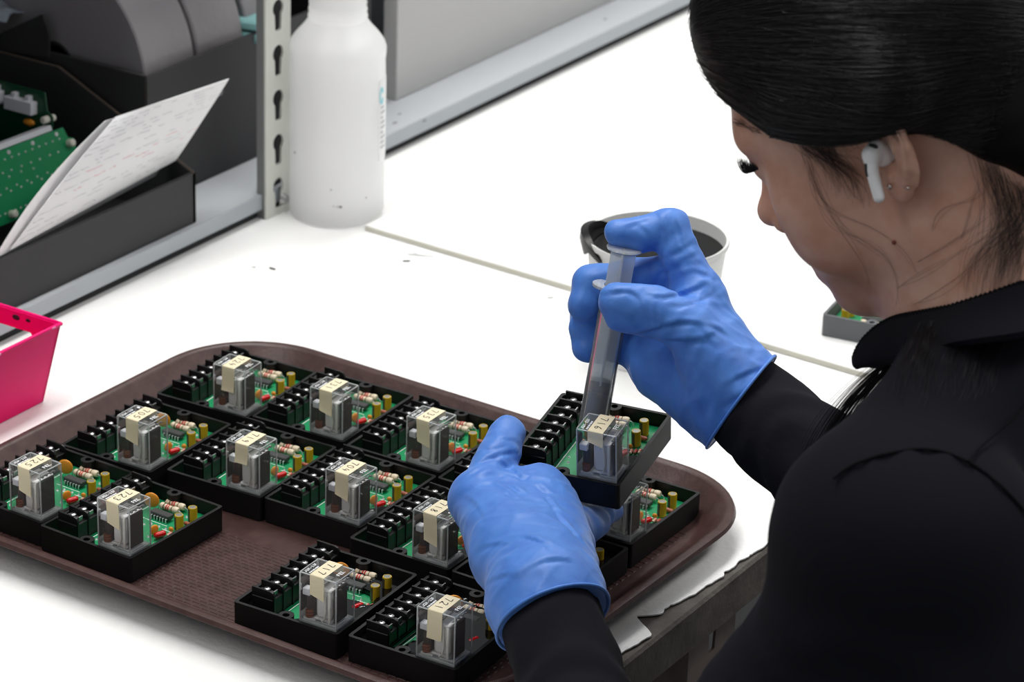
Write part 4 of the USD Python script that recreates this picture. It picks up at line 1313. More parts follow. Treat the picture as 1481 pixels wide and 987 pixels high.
# ---- head, neck and ears, added to the body's field
def add_head(f):
    C = lambda a, b_, r1, r2, k: f.cone(H(*a), H(*b_), r1 * HS, r2 * HS, k)
    E_ = lambda c, r, k=4.0, R=None, cut=False: f.ell(H(*c), np.array(r) * HS, HR if R is None else HR @ R, k, cut)
    E_((2, 0, 48), (93, 72, 80), 0)
    E_((40, 0, 20), (58, 62, 62), 18)
    E_((44, 0, -30), (48, 54, 62), 16)
    for s in (-1, 1):
        C((8, 46 * s, -48), (68, 14 * s, -83), 17, 15, 16)
        E_((58, 44 * s, -12), (24, 22, 22), 16)
        E_((46, 44 * s, -36), (36, 22, 28), 14)
        C((92, 10 * s, 34), (78, 44 * s, 34), 9, 9, 12)
        E_((79, 31 * s, 14), (13, 15, 12), 4)
        E_((100, 12 * s, -27), (9, 6.5, 7), 6)
    C((90, 0, 26), (108, 0, -16), 7, 8.5, 9)
    E_((112, 0, -20), (10, 10, 9), 8)
    E_((70, 0, -54), (26, 36, 32), 14)
    C((90, -15, -50), (90, 15, -50), 7, 7, 6)
    C((89, -13, -63), (89, 13, -63), 7.5, 7.5, 5)
    E_((79, 0, -83), (17, 19, 15), 12)
    f.cone(H(-26, 0, -18), NB, 54, 58, 22)
    f.cone(H(8, 0, -50), NB + HR @ np.array([16, 0, -10]), 32, 46, 20)
    for s in (-1, 1):
        R_, e = ear_frame(s)
        E_(e(13, 2), (17, 28, 3.6), 3, R_)
        E_(e(9, -22), (9, 10, 4.0), 4, R_)
        rim = [e(2, 14, 3), e(3, 25, 4), e(10, 31, 4.5), e(19, 31, 5), e(27, 24, 5), e(30, 12, 4.5), e(29, 0, 4), e(25, -11, 3.5), e(19, -20, 3)]
        for a, b_ in zip(rim[:-1], rim[1:]):
            C(a, b_, 3.0, 3.0, 2.0)
        anti = [e(14, 22, 3.0), e(20, 14, 4.0), e(21, 3, 4.2), e(17, -8, 4.2), e(11, -13, 4.2)]
        for a, b_ in zip(anti[:-1], anti[1:]):
            C(a, b_, 2.4, 2.4, 2.0)
        E_(e(9, 0, 4.5), (8.5, 11, 6.5), 2.0, R_, True)
        E_(e(1, -1, 3.5), (4, 6, 3.5), 2.5, R_)


def ear_frame(s):
    t_ = math.radians(19)
    A_ = np.array([-math.cos(t_), math.sin(t_) * s, 0.0])        # from the front edge back and outwards
    U_ = np.array([-0.17, 0.05 * s, 0.98])
    U_ /= np.linalg.norm(U_)
    B0 = np.array([-2.0, 66.5 * s, 2.0])
    N_ = np.cross(A_, U_)
    N_ *= np.sign(N_[1] * s)
    return np.stack([A_, U_, N_], 1), (lambda a, u, n_=0.0: B0 + A_ * a + U_ * u + N_ * n_)


# ---- arms and trunk: the same skeleton gives the body (thinner) and the sweater (with folds)
def trunk(f, g, k=28):
    """g is added to every radius."""
    ch = (RS + LSx) / 2
    # leaning trunk: from the neck base down and back to the hips
    hip = ch + np.array([150, -10, -300.0])
    f.cone(NB + np.array([6, 0, -20]), (RS + LSx) / 2 + np.array([30, 0, -30]), 58 + g, 70 + g, k)
    f.cone(RS, LSx, 52 + g, 52 + g, k)
    for s, S_ in ((1, RS), (-1, LSx)):
        f.cone(S_ + np.array([35, -28 * s, -70.0]), hip + np.array([0, 70 * s, 0]), 88 + g, 105 + g, k)
        f.cone(NB + np.array([10, 10 * s, 5]), S_ + np.array([5, 0, 18]), 44 + g, 40 + g, k)
        f.ell(S_ + np.array([-8, -78 * s, -110.0]), (56 + g, 56 + g, 60 + g), k=k)


def arms(f, g, k=20):
    f.cone(LSx, LS, 54 + g, 52 + g, k)
    f.cone(LS, LE, 53 + g, 43 + g, k)
    f.cone(LE, LW, 43 + g, 29.5 + g, k)
    f.cone(RS, RE, 52 + g, 42 + g, k)
    f.cone(RE, RW_ - (RE - RW_) * 0.16, 42 + g, 30.5 + g, k)


LO = np.min([NB, LS, LE, LW, RS, RE, RW_, LSx], 0) - 130
HI = np.max([NB, LS, LE, LW, RS, RE, RW_, LSx], 0) + np.array([260, 110, 90])
LO[2] -= 200


# ---- hands: joints in world mm; each finger is its own chain
def hand(f, palm, fingers, g=0.0, kp=14, gp=None):
    gp = g if gp is None else gp
    for a, b_, r1, r2 in palm:
        f.cone(a, b_, r1 + gp, r2 + gp, kp)
    for chain in fingers:
        Q_ = np.array([q for q, _ in chain])
        i0 = np.clip(np.floor((Q_.min(0) - 30 - f.lo) / f.h).astype(int), 0, f.n - 2)
        i1 = np.clip(np.ceil((Q_.max(0) + 30 - f.lo) / f.h).astype(int), i0 + 1, f.n - 1)
        sub = Field(f.lo + i0 * f.h + f.h * 1e-3, f.lo + i1 * f.h, f.h)
        sl = tuple(slice(i0[i], min(i0[i] + sub.n[i], f.n[i])) for i in range(3))
        for (a, ra), (b_, rb_) in zip(chain[:-1], chain[1:]):
            sub.cone(a, b_, ra + g, rb_ + g, 3.0)
        sh_ = f.D[sl].shape
        f.D[sl] = smin(f.D[sl], sub.D[:sh_[0], :sh_[1], :sh_[2]], 3.5)


# right hand, round the syringe
rw, r_im, r_mm, r_rm, r_pm = RW_, J(1010, 428, 1.945), J(985, 432, 1.966), J(965, 475, 1.978), J(945, 512, 1.975)
R_palm = [(rw, r_im, 25, 14), (rw, r_mm, 25, 15), (rw, r_rm, 26, 16), (rw, r_pm, 26, 16), (r_im, r_pm, 13, 14), (J(1050, 545, 1.925), J(1000, 478, 1.922), 24, 17), (J(1055, 600, 1.945), J(960, 540, 1.965), 24, 18)]
R_fing = [
    [(r_im, 13.5), (J(968, 330, 1.950), 12.2), (J(928, 340, 1.948), 10.6), (J(894, 337, 1.945), 8.4)],
    [(J(1000, 478, 1.922), 17), (J(948, 449, 1.922), 14.5), (J(893, 437, 1.924), 12.0)],
    [(J(940, 462, 1.926), 12.0), (J(900, 455, 1.928), 11.5)],
    [(J(968, 392, 1.958), 11), (J(920, 402, 1.968), 12), (J(872, 408, 1.974), 10.5)],
    [(r_mm, 14), (J(852, 409, 1.976), 10.6), (J(845, 440, 1.972), 9.6), (J(862, 456, 1.986), 8.6)],
    [(r_rm, 14), (J(850, 452, 1.990), 10.2), (J(847, 474, 1.985), 9.2), (J(868, 484, 1.998), 8.2)],
    [(r_pm, 13), (J(852, 490, 1.988), 9.2), (J(848, 503, 1.984), 8.2), (J(866, 510, 1.994), 7.6)],
]
# left hand, under and beside the held module
lw = LW
l_cm, l_im, l_mm, l_rm, l_pm = J(742, 800, 1.865), J(780, 716, 1.938), J(793, 738, 1.926), J(802, 762, 1.912), J(806, 790, 1.896)
L_palm = [(lw, l_im, 27, 15), (lw, l_mm, 28, 16), (lw, l_rm, 28, 17), (lw, l_pm, 28, 16), (l_im, l_pm, 14, 15), (lw, l_cm, 27, 24), (l_cm, J(694, 722, 1.925), 24, 17.5), (J(694, 722, 1.925), l_im, 16, 14), (J(735, 770, 1.895), J(770, 740, 1.92), 24, 18)]
L_fing = [
    [(J(694, 722, 1.925), 16.5), (J(719, 664, 1.952), 13.0), (J(735, 628, 1.972), 11.2)],
    [(l_im, 13), (J(800, 722, 1.985), 9.4), (J(832, 712, 2.015), 8.4), (J(850, 706, 2.035), 7.8)],
    [(l_mm, 13), (J(822, 742, 1.982), 9.4), (J(852, 730, 2.010), 8.4), (J(872, 724, 2.028), 7.8)],
    [(l_rm, 13.5), (J(838, 757, 1.962), 9.6), (J(866, 745, 1.990), 8.6), (J(884, 738, 2.008), 7.8)],
    [(l_pm, 13), (J(832, 776, 1.945), 9.0), (J(852, 766, 1.965), 8.0), (J(866, 760, 1.978), 7.4)],
]


def glove(palm, fingers, wrist, elbow, cuff_r, seed, name, label, cuff_len=42.0, tilt=None, hole=-2.2, folds_px=()):
    P_ = np.array([q for c in fingers for q, _ in c] + [q for a, b_, *_ in palm for q in (a, b_)])
    f = Field(P_.min(0) - 48, P_.max(0) + 48, 1.1)
    hand(f, palm, fingers)
    ax_ = (elbow - wrist) / np.linalg.norm(elbow - wrist)
    f.cone(wrist, wrist + ax_ * 40, cuff_r, cuff_r + 1.5, 8)

    b1 = np.cross(ax_, [0.2, 0.3, 0.9])
    b1 /= np.linalg.norm(b1)
    b2 = np.cross(ax_, b1)
    # the folds one sees, traced over the hand, each a groove with a raised lip
    groove, lip, wg, wl = [], [], [], []
    for fold in folds_px:
        amp = fold[0]
        path = smooth_path([np.array(q, float) for q in fold[1:]], 50)
        for k_, (px, py) in enumerate(path):
            taper = amp * math.sin(math.pi * (0.06 + 0.88 * k_ / 49))
            h0, h1 = first_hit(f, px, py), first_hit(f, px + 1.5, py - 4.0)
            if h0 is not None:
                groove.append(h0)
                wg.append(taper)
            if h1 is not None:
                lip.append(h1)
                wl.append(taper)
    tg, tl = cKDTree(groove), cKDTree(lip)
    wg, wl = np.array(wg), np.array(wl)

    def crease(P):
        q = P + 9 * (np.stack([meshkit.noise(P / 24, seed + i) for i in range(3)], -1) - 0.5)
        w_ = q - wrist
        loc = np.c_[w_ @ ax_, w_ @ b1, w_ @ b2]
        c1 = loc @ np.diag([1 / 11, 1 / 38, 1 / 38])
        c2 = np.c_[(loc[:, 0] + loc[:, 1]) / 15, (loc[:, 0] - loc[:, 1]) / 50, loc[:, 2] / 50]
        c3 = np.c_[(loc[:, 0] - loc[:, 1]) / 12, (loc[:, 0] + loc[:, 1]) / 40, loc[:, 2] / 40]
        d = ridges(c1, 1, seed, -0.7, 0.08) + ridges(c2, 1, seed + 9, -0.8, 0.07) + ridges(c3, 1, seed + 3, -0.6, 0.06) + 1.1 * (meshkit.fbm(P / 30, 3, seed + 4) - 0.5)
        a, i = tg.query(P)
        d += 4.0 * wg[i] * np.exp(-(a / 1.35) ** 2)
        a, i = tl.query(P)
        return d - 2.8 * wl[i] * np.exp(-(a / 1.7) ** 2)
    f.disturb(crease, 5)
    n_ = ax_ if tilt is None else tilt / np.linalg.norm(tilt)
    c_ = wrist + ax_ * cuff_len * 0.5
    f.cut_half(c_, n_, 90)
    f.cut_tunnel(c_ + ax_ * (cuff_r - 12), c_ + ax_ * 60, cuff_r + hole, cuff_r + hole)
    m = biggest(f.mesh(0.6))
    # the rolled bead follows the cuff's edge
    u_ = np.cross(n_, [0.3, 0.5, 0.8])
    u_ /= np.linalg.norm(u_)
    v_ = np.cross(n_, u_)
    ray_c = c_ - n_ * 1.0
    near = np.abs((m.vertices - ray_c) @ n_) < 3.0
    W2 = m.vertices[near] - ray_c
    ang = np.arctan2(W2 @ v_, W2 @ u_)
    rad = np.linalg.norm(W2 - np.outer(W2 @ n_, n_), axis=1)
    A_ = np.linspace(-np.pi, np.pi, 60, endpoint=False)
    R_ = []
    for a in A_:
        w = np.abs((ang - a + np.pi) % (2 * np.pi) - np.pi) < 0.12
        R_.append(rad[w].max() if w.any() else cuff_r)
    R_ = np.array(R_)
    for _ in range(3):
        R_ = (np.roll(R_, 1) + R_ + np.roll(R_, -1)) / 3
    pts_ = [ray_c + n_ * 0.6 + (u_ * math.cos(a) + v_ * math.sin(a)) * (r_ - 0.2) for a, r_ in zip(A_, R_)]
    bead = tube(pts_ + pts_[:1], 1.1, 8)
    gl = obj(name, to_m(m), 'glove_blue', person, smooth=True, label=label)
    obj('cuff_bead', to_m(bead), 'glove_blue', gl, smooth=True)
    return m


R_FOLDS = [
    (1.0, (953, 312), (957, 335), (952, 358)), (0.8, (963, 310), (969, 338), (963, 368)), (0.8, (974, 317), (984, 342), (986, 366)), (0.9, (960, 374), (985, 362), (1003, 350)),
    (0.9, (958, 386), (988, 378), (1009, 366)), (0.9, (945, 402), (975, 388), (1004, 380)), (0.7, (923, 324), (936, 341)), (0.6, (903, 331), (925, 324), (940, 318)),
    (1.1, (868, 428), (898, 424), (922, 432), (922, 450), (914, 462)), (0.8, (932, 413), (927, 436), (934, 462)), (0.8, (944, 424), (940, 448), (946, 474)), (0.7, (956, 430), (950, 452), (958, 478)),
    (1.3, (932, 426), (966, 431), (1003, 420), (1036, 404)), (0.8, (965, 443), (1003, 440), (1040, 414)), (1.2, (902, 486), (950, 476), (1008, 470), (1022, 476)), (1.0, (958, 492), (1000, 493), (1042, 482)),
    (0.8, (983, 503), (1010, 496), (1030, 499)), (0.9, (1013, 474), (1020, 488), (1032, 502)), (0.7, (1022, 472), (1040, 480), (1054, 491)), (0.9, (1046, 562), (1082, 541), (1106, 534)), (0.9, (1050, 588), (1092, 560), (1108, 552)),
    (0.8, (1052, 606), (1086, 590), (1100, 576)), (0.6, (985, 400), (1012, 396), (1030, 410)), (0.7, (930, 500), (925, 540), (940, 560)), (0.8, (835, 430), (850, 425), (868, 420)), (0.8, (834, 462), (848, 470), (862, 468)), (0.7, (840, 400), (846, 412), (862, 416))]
L_FOLDS = [
    (0.9, (698, 650), (713, 653), (733, 643)), (1.5, (700, 668), (730, 658), (754, 653)), (0.9, (690, 673), (716, 660)), (1.0, (718, 662), (728, 674), (739, 684)), (1.1, (733, 668), (744, 685), (760, 700)),
    (1.0, (733, 704), (758, 717)), (0.9, (756, 699), (771, 683)), (0.8, (676, 689), (704, 675)), (1.1, (803, 741), (822, 766), (842, 787)), (1.0, (790, 722), (806, 744)), (1.0, (752, 780), (778, 785), (796, 795)),
    (0.8, (791, 784), (796, 798)), (0.9, (760, 830), (787, 815), (826, 814)), (0.7, (700, 700), (730, 712), (752, 730)), (0.7, (668, 720), (690, 735), (700, 760)), (0.6, (690, 800), (715, 790), (740, 792)), (0.7, (720, 636), (732, 640), (750, 634)),
    (0.7, (775, 700), (786, 712), (800, 716)), (0.7, (700, 850), (730, 835), (750, 836))]
glove(R_palm, R_fing, RW_, RE, 30.5, 21, 'glove', 'blue nitrile glove holding the syringe', -10, tilt=(RE - RW_) / np.linalg.norm(RE - RW_) + 0.10 * UP + 0.55 * FW, hole=1.2, folds_px=R_FOLDS)
glove(L_palm, L_fing, LW, LE, 32.0, 55, 'glove', 'blue nitrile glove holding the module', 30, tilt=(LE - LW) / np.linalg.norm(LE - LW) + 0.10 * RT + 0.22 * FW, folds_px=L_FOLDS)

# ---- body: head, neck, trunk, arms and hands in one skin
BLO, BHI = LO.copy(), HI.copy()
for q in [H(150, 0, 0), H(0, 0, 135), H(60, 0, -115), H(-110, 0, 0)]:
    BLO, BHI = np.minimum(BLO, q - 20), np.maximum(BHI, q + 20)
for palm, fing in ((R_palm, R_fing), (L_palm, L_fing)):
    P_ = np.array([q for c in fing for q, _ in c])
    BLO, BHI = np.minimum(BLO, P_.min(0) - 15), np.maximum(BHI, P_.max(0) + 15)
bc_ = Field(BLO, BHI, 4.5)
trunk(bc_, -10)
arms(bc_, -10)
bc_.cone(H(-26, 0, -18), NB, 46, 54, 22)
for palm, fing in ((R_palm, R_fing), (L_palm, L_fing)):
    hand(bc_, palm, fing, g=-4.5, gp=-12)
# the head and neck finer, running down inside the trunk
Q_ = np.array([H(a, b_, c) for a in (-110, 140) for b_ in (-100, 100) for c in (-118, 135)])
bf_ = Field(np.minimum(Q_.min(0), NB - 60), np.maximum(Q_.max(0), NB + 60), 1.7)
trunk(bf_, -10)
add_head(bf_)
fine = bf_.mesh(0.8)
body = cat_(biggest(fine), biggest(bc_.mesh(0.8)))
obj('body', to_m(body), 'skin', person, smooth=True, label='bare face, ear and neck')

# ---- sweater
sf = Field(LO, HI, 4.0)
trunk(sf, 0)
arms(sf, 0)


def folds(P):
    d = 5.0 * (meshkit.fbm(P / 85, 3, 31) - 0.5)
    for a, b_, ra in ((LE, LW, 1.0), (RE, RW_, 1.0), (LS, LE, 0.7)):
        ab = b_ - a
        L_ = np.linalg.norm(ab)
        t = ((P - a) @ ab) / L_ ** 2
        rr = np.linalg.norm((P - a) - np.outer(t, ab), axis=1)
        on = np.exp(-np.maximum(rr - 62, 0) ** 2 / 200) * np.clip(t * 6, 0, 1) * np.clip((1.03 - t) * 12, 0, 1)
        nz = meshkit.noise(P / 40, 77) * 2.4
        d += on * ra * 2.6 * np.sin((t * L_ / 31 + nz) * 2 * np.pi)
    return d


sf.disturb(folds, 14)
for w_, e_, off in ((LW, LE, 2), (RW_, RE, -28)):
    ax_ = (e_ - w_) / np.linalg.norm(e_ - w_)
    sf.cut_half(w_ + ax_ * off, -ax_, 60)
neck_dir = (H(-20, 0, -30) - NB) / np.linalg.norm(H(-20, 0, -30) - NB)
sf.cut_tunnel(NB + neck_dir * 40, NB + neck_dir * 150, 60, 80)
sw = obj('sweater', to_m(biggest(sf.mesh(0.8))), 'sweater', person, smooth=True, label='dark navy sweater')
# ------------------------------------------------------------------ things on and around the person
# ---- hair: a cap shaped on the skull, then strands combed to the back
def zline(x):
    return np.interp(x, [-130, -80, -52, -40, -26, -9, 17, 38, 61, 83, 97], [-90, -70, -34, -6, 8, 13, 16, 28, 42, 60, 76])


hc_ = Field((-165, -100, -110), (125, 100, 165), 2.0)
HC, HRAD = np.array([-1, 0, 52.0]), np.array([103, 81.5, 88.0])
hc_.ell(HC, HRAD, k=0)
hc_.ell((-70, 0, 30), (48, 62, 60), k=25)
hc_.ell((50, 0, 92), (50, 52, 46), k=25)
for s in (-1, 1):
    hc_.ell((-28, 74 * s, 38), (30, 19, 27), k=14)
    hc_.ell((10, 70 * s, 42), (40, 15, 24), k=14)
hc_.cone((-60, 0, 0), (-105, 0, -50), 58, 40, 20)
X_, Y_, Z_ = (hc_.ax[i].reshape([-1 if j == i else 1 for j in range(3)]) for i in range(3))
wav = 2.2 * np.sin(X_ / 9.0 + 1.3 * np.sin(Y_ / 17)) + 1.2 * np.sin(X_ / 4.1)
g_ = (zline(X_) + wav * 0.5 - Z_) * 0.85 + 0 * Y_
hc_.D = -smin(-hc_.D, -g_.astype(np.float32), 9.0)
hc_.disturb(lambda P: 2.2 * (meshkit.fbm(np.c_[P[:, 0] / 60, P[:, 1] / 14, P[:, 2] / 9], 3, 12) - 0.5), 6)
hair = thing('hair', None, None, parent=person)
obj('hair_mass', to_m(biggest(hc_.mesh(0.8)), HR * HS, HO * 0.001), 'hair_black', hair, smooth=True)


def to_world(P):
    return (HO + (np.asarray(P) * HS) @ HR.T) * 0.001


def cap_surface(u):
    """The cap's surface along unit directions u from the skull's centre."""
    r = 1 / np.sqrt(((u / HRAD) ** 2).sum(-1))
    ts = np.linspace(0.80, 1.22, 60)
    P = HC + u[..., None, :] * (r[..., None] * ts)[..., None]
    i = np.clip(np.round((P - hc_.lo) / hc_.h).astype(int), 0, hc_.n - 1)
    v = hc_.D[i[..., 0], i[..., 1], i[..., 2]]
    k = np.argmax(v > 0, -1)
    return HC + u * (r * ts[k])[..., None]


rh = np.random.default_rng(17)
lines, widths = [], []
knot = np.array([-118, -6, 14.0]) - HC
knot /= np.linalg.norm(knot)
N_STR = 5200
for i in range(N_STR):
    x = rh.uniform(-60, 92)
    s = 1 if rh.random() < 0.8 else -1
    top = rh.random()
    # a root on the hairline (most) or anywhere on the crown
    z0 = zline(x) + 3 + (0 if top < 0.45 else rh.uniform(0, 95))
    y0 = s * math.sqrt(max(0.02, 1 - ((x - HC[0]) / HRAD[0]) ** 2 - min(0.97, ((z0 - HC[2]) / HRAD[2]) ** 2))) * HRAD[1] if True else 0
    u0 = np.array([x, y0, z0]) - HC
    u0 /= np.linalg.norm(u0)
    w = math.acos(np.clip(u0 @ knot, -1, 1))
    if w < 0.25:
        continue
    n_ = 15
    t = np.linspace(0, rh.uniform(0.55, 1.0), n_)
    U = (np.sin((1 - t) * w)[:, None] * u0 + np.sin(t * w)[:, None] * knot) / math.sin(w)
    sag = np.sin(t * np.pi)[:, None] * np.array([0, 0, rh.normal(-0.10, 0.06)])
    U = U + sag
    U /= np.linalg.norm(U, axis=1, keepdims=True)
    P = cap_surface(U)
    lift = 0.25 + rh.exponential(0.55) * np.sin(np.pi * t)[:, None] ** 0.7
    P = P + U * (lift + 0.3)
    P[1:-1] = (P[:-2] + P[1:-1] * 2 + P[2:]) / 4
    lines.append(to_world(P))
    widths.append(np.full(n_, rh.uniform(0.00016, 0.00034)))
curves('strands', lines, widths, 'hair_strand', hair, kind='stuff')

# loose wisps over the temple and cheek, short hairs along the hairline
lines, widths = [], []


def wisp(pts, off=1.2, w=0.00022, n=20):
    Q = []
    for px, py in smooth_path(pts, n):
        h_ = first_hit(bf_, px, py, off)
        if h_ is not None:
            Q.append(h_)
    if len(Q) > 4:
        Q = np.array(Q)
        for _ in range(3):
            Q[1:-1] = (Q[:-2] + 2 * Q[1:-1] + Q[2:]) / 4
        lines.append(Q * 0.001)
        widths.append(np.linspace(w, w * 0.45, len(Q)))


for i in range(110):
    a = rh.random()
    x0, y0 = 1148 + 62 * a, 186 + 22 * a
    ln = rh.uniform(0.45, 1.0)
    x1, y1 = x0 + 22 + 34 * ln + rh.normal(0, 5), y0 + 95 * ln + rh.normal(0, 6)
    wisp([(x0, y0), (x0 + 6 + rh.normal(0, 3), y0 + 30 * ln), ((x0 + x1) / 2 + rh.normal(0, 3), (y0 + y1) / 2), (x1, y1)], rh.uniform(0.8, 3.0), 0.00016)
for pts in ([(1152, 200), (1175, 262), (1215, 330), (1262, 352), (1290, 384), (1300, 440)], [(1168, 225), (1196, 295), (1240, 348), (1282, 372), (1296, 410)], [(1160, 215), (1186, 282), (1222, 336), (1250, 380), (1256, 420)],
            [(1172, 240), (1205, 308), (1262, 330), (1308, 366), (1330, 400)], [(1330, 380), (1390, 340), (1440, 300), (1470, 270)], [(1300, 420), (1360, 385), (1420, 345), (1466, 300)], [(1320, 440), (1380, 410), (1430, 360), (1472, 318)],
            [(1392, 345), (1404, 300), (1420, 262), (1440, 240)], [(1350, 330), (1372, 300), (1400, 290), (1430, 262)]):
    for k in range(3):
        wisp([(x + rh.normal(0, 3), y + rh.normal(0, 3)) for x, y in pts], 1.5, 0.00013, 30)
for i in range(260):
    a = rh.random()
    px, py = np.interp(a, [0, .15, .4, .6, .8, 1], [1060, 1085, 1120, 1150, 1215, 1320]), np.interp(a, [0, .15, .4, .6, .8, 1], [138, 160, 180, 190, 210, 186])
    wisp([(px + 4, py - 8), (px + rh.normal(0, 4), py + 2), (px + rh.normal(4, 6), py + rh.uniform(6, 18))], 0.8, 0.00014, 8)
# hair falling at the nape, right of the neck
for i in range(170):
    a = rh.random() ** 0.6
    x0, y0 = 1400 + 95 * a + rh.normal(0, 4), 205 + 95 * a + rh.uniform(-15, 15)
    x1, y1 = 1385 + 90 * rh.random() ** 0.7, 405 + rh.uniform(-25, 35)
    wisp([(x0, y0), (x0 + 10, y0 + 35), ((x0 + x1) / 2 + 12, (y0 + y1) / 2), (x1, y1)], rh.uniform(0.8, 5), 0.00016, 18)
for i in range(46):
    a = rh.random()
    x0, y0 = np.interp(a, [0, .5, 1], [1046, 1032, 1056]), np.interp(a, [0, .5, 1], [-20, 70, 140])
    P = smooth_path([J(x0 + 6, y0 - 20, 1.722), J(x0 - rh.uniform(2, 10), y0 + 12, 1.722), J(x0 - rh.uniform(-4, 16), y0 + rh.uniform(25, 60), 1.722)], 12)
    lines.append(P * 0.001)
    widths.append(np.linspace(0.00012, 0.00006, 12))
curves('loose_strands', lines, widths, 'hair_strand', hair, kind='stuff')

# the tail of hair that hangs in front of the chest, and hair spread on the shoulder
lines, widths = [], []
for i in range(300):
    a, b_ = rh.random(), rh.normal(0, 1)
    p0 = J(1352 + 10 * b_, 492 + 8 * b_, 1.690 + 0.01 * a)
    p1 = J(1262 + 46 * a + 7 * b_, 536 + 10 * a, 1.700 + 0.012 * a)
    p2 = J(1194 + 70 * a + 6 * b_, 612 + 8 * a + 5 * b_, 1.715 + 0.02 * a)
    p3 = J(1166 + 74 * a + 7 * b_, 660 + 14 * a, 1.725 + 0.02 * a)
    lines.append(smooth_path([p0, p1, p2, p3], 12) * 0.001)
    widths.append(np.linspace(0.0003, 0.00016, 12))
for i in range(120):
    x0 = rh.uniform(1320, 1460)
    y0 = 470 - (x0 - 1300) * 0.12
    Q = []
    ln = rh.uniform(50, 125)
    for t in np.linspace(0, 1, 12):
        h_ = first_hit(sf, x0 - 26 * t * rh.uniform(.8, 1.2) + 6 * math.sin(t * 3 + x0), y0 + ln * t, 1.0)
        if h_ is not None:
            Q.append(h_)
    if len(Q) > 5:
        Q = np.array(Q)
        for _ in range(2):
            Q[1:-1] = (Q[:-2] + 2 * Q[1:-1] + Q[2:]) / 4
        lines.append(Q * 0.001)
        widths.append(np.full(len(Q), 0.00015))
curves('tail', lines, widths, 'hair_strand', hair, kind='stuff')

# ---- brow and lashes
lines, widths = [], []
for i in range(46):
    a = rh.random() ** 1.4
    px, py = 1060 + 36 * a, 176 + 15 * a ** 1.3 + rh.normal(0, 2.6)
    h0 = first_hit(bf_, px, py, 0.6)
    h1 = first_hit(bf_, px + 8, py + 3 + rh.normal(0, 1.5), 1.3)
    if h0 is not None and h1 is not None and np.linalg.norm(h1 - h0) < 12:
        lines.append(np.array([h0, (h0 + h1) / 2 + (h0 - HO) * 0.004, h1]) * 0.001)
        widths.append(np.array([0.0002, 0.0002, 0.0001]))
for i in range(40):
    h0 = HO + HR @ (np.array([97 + rh.normal(0, .8), -10 - 14 * rh.random(), 34 + rh.normal(0, 1.5)]) * HS)
    lines.append(np.array([h0, h0 + HR @ np.array([3.0, 1.5, 0.0]), h0 + HR @ np.array([4.2, 2.5, 1.0])]) * 0.001)
    widths.append(np.array([0.0003, 0.0003, 0.00012]))
curves('eyebrow', lines, widths, 'brow_hair', person, kind='stuff')
lines, widths = [], []
for i in range(170):
    a = rh.random()
    r0 = J(1092 + 21 * a, 240 - 13 * a + rh.normal(0, 1), 1.700 - 0.012 * a)
    tip = J(1069 + 22 * a + rh.normal(0, 2), 231 + 8 * a + rh.normal(0, 2.5), 1.700 - 0.014 * a)
    mid = J(1079 + 22 * a, 251 - 6 * a, 1.700 - 0.013 * a)
    lines.append(smooth_path([r0, mid, tip], 12) * 0.001)
    widths.append(np.linspace(0.00045, 0.00014, 12))
curves('eyelashes', lines, widths, 'hair_black', person, kind='stuff')

# ---- earring, mole
h_ = first_hit(bf_, 1287, 270, 0.2)
obj('earring', cat_(blob(*(h_ * 0.001), 0.0016), blob(*((h_ + UP * 2 + 0.6) * 0.001), 0.0010)), 'earring', person, smooth=True)
h_ = first_hit(bf_, 1313, 272, 1.0)
if h_ is not None:
    obj('earring', blob(*(h_ * 0.001), 0.0009), 'earring', person, smooth=True)
h_ = first_hit(bf_, 1293, 351, 0.1)
mat('mole', lin(120, 60, 52), 0.6)
obj('mole', blob(*(h_ * 0.001), 0.0013, 1, 1, 1), 'mole', person, smooth=True)

# ---- earbud
h_ = first_hit(bf_, 1276, 226, 0.0)
dep = (h_ * 0.001 - CAM) @ FW
eb = thing('earbud', 'white wireless earbud in the ear of the woman', 'earbud')
fb = Field(h_ - 45, h_ + 45, 0.5)
K = lambda px, py, dd: J(px, py, dep + dd)
fb.ell(K(1275, 223, 0.001), (7.6, 7.0, 7.4), k=0)
fb.cone(K(1268, 214, -0.004), K(1260, 224, -0.006), 5.2, 4.6, 4)
fb.cone(K(1260, 224, -0.006), K(1261, 246, -0.0065), 4.4, 3.6, 3)
fb.cone(K(1261, 246, -0.0065), K(1271, 285, -0.006), 3.6, 3.2, 1)
obj('shell', to_m(fb.mesh(0.7)), 'earbud_white', eb, smooth=True)
vp = [first_hit(fb, x, y, 0.0) for x, y in ((1253, 237), (1253.6, 246), (1255.5, 255))]
obj('vent', to_m(tube(np.array(vp), 1.2, 10)), 'earbud_dark', eb, smooth=40)
e_ = blob(0, 0, 0, 2.0, 1.4, 0.8, 0.7)
e_.apply_translation(first_hit(fb, 1263, 212, 0.0))
obj('sensor', to_m(e_), 'earbud_dark', eb, smooth=True)

# ---- collar of the sweater
top = [(1236, 521, 1.700), (1262, 482, 1.680), (1298, 462, 1.660), (1350, 452, 1.636), (1400, 438, 1.622), (1450, 422, 1.618), (1505, 404, 1.640), (1565, 392, 1.690)]
bot = [(1243, 527, 1.700), (1288, 524, 1.668), (1330, 512, 1.634), (1372, 500, 1.602), (1420, 492, 1.585), (1470, 486, 1.580), (1535, 470, 1.605), (1600, 455, 1.660)]
tp_, bp_ = smooth_path([J(*q) for q in top], 60), smooth_path([J(*q) for q in bot], 60)
s_ = np.linspace(0, 1, 14)[None, :, None]
G = tp_[:, None] * (1 - s_) + bp_[:, None] * s_
out_ = np.array([0.25, -0.9, -0.1])
G = G + out_ * (5.0 * np.sin(np.pi * s_)) + 1.2 * (meshkit.fbm(G / 22, 3, 8)[..., None] - 0.5) * 2
col = thing('collar', None, None, parent=person)
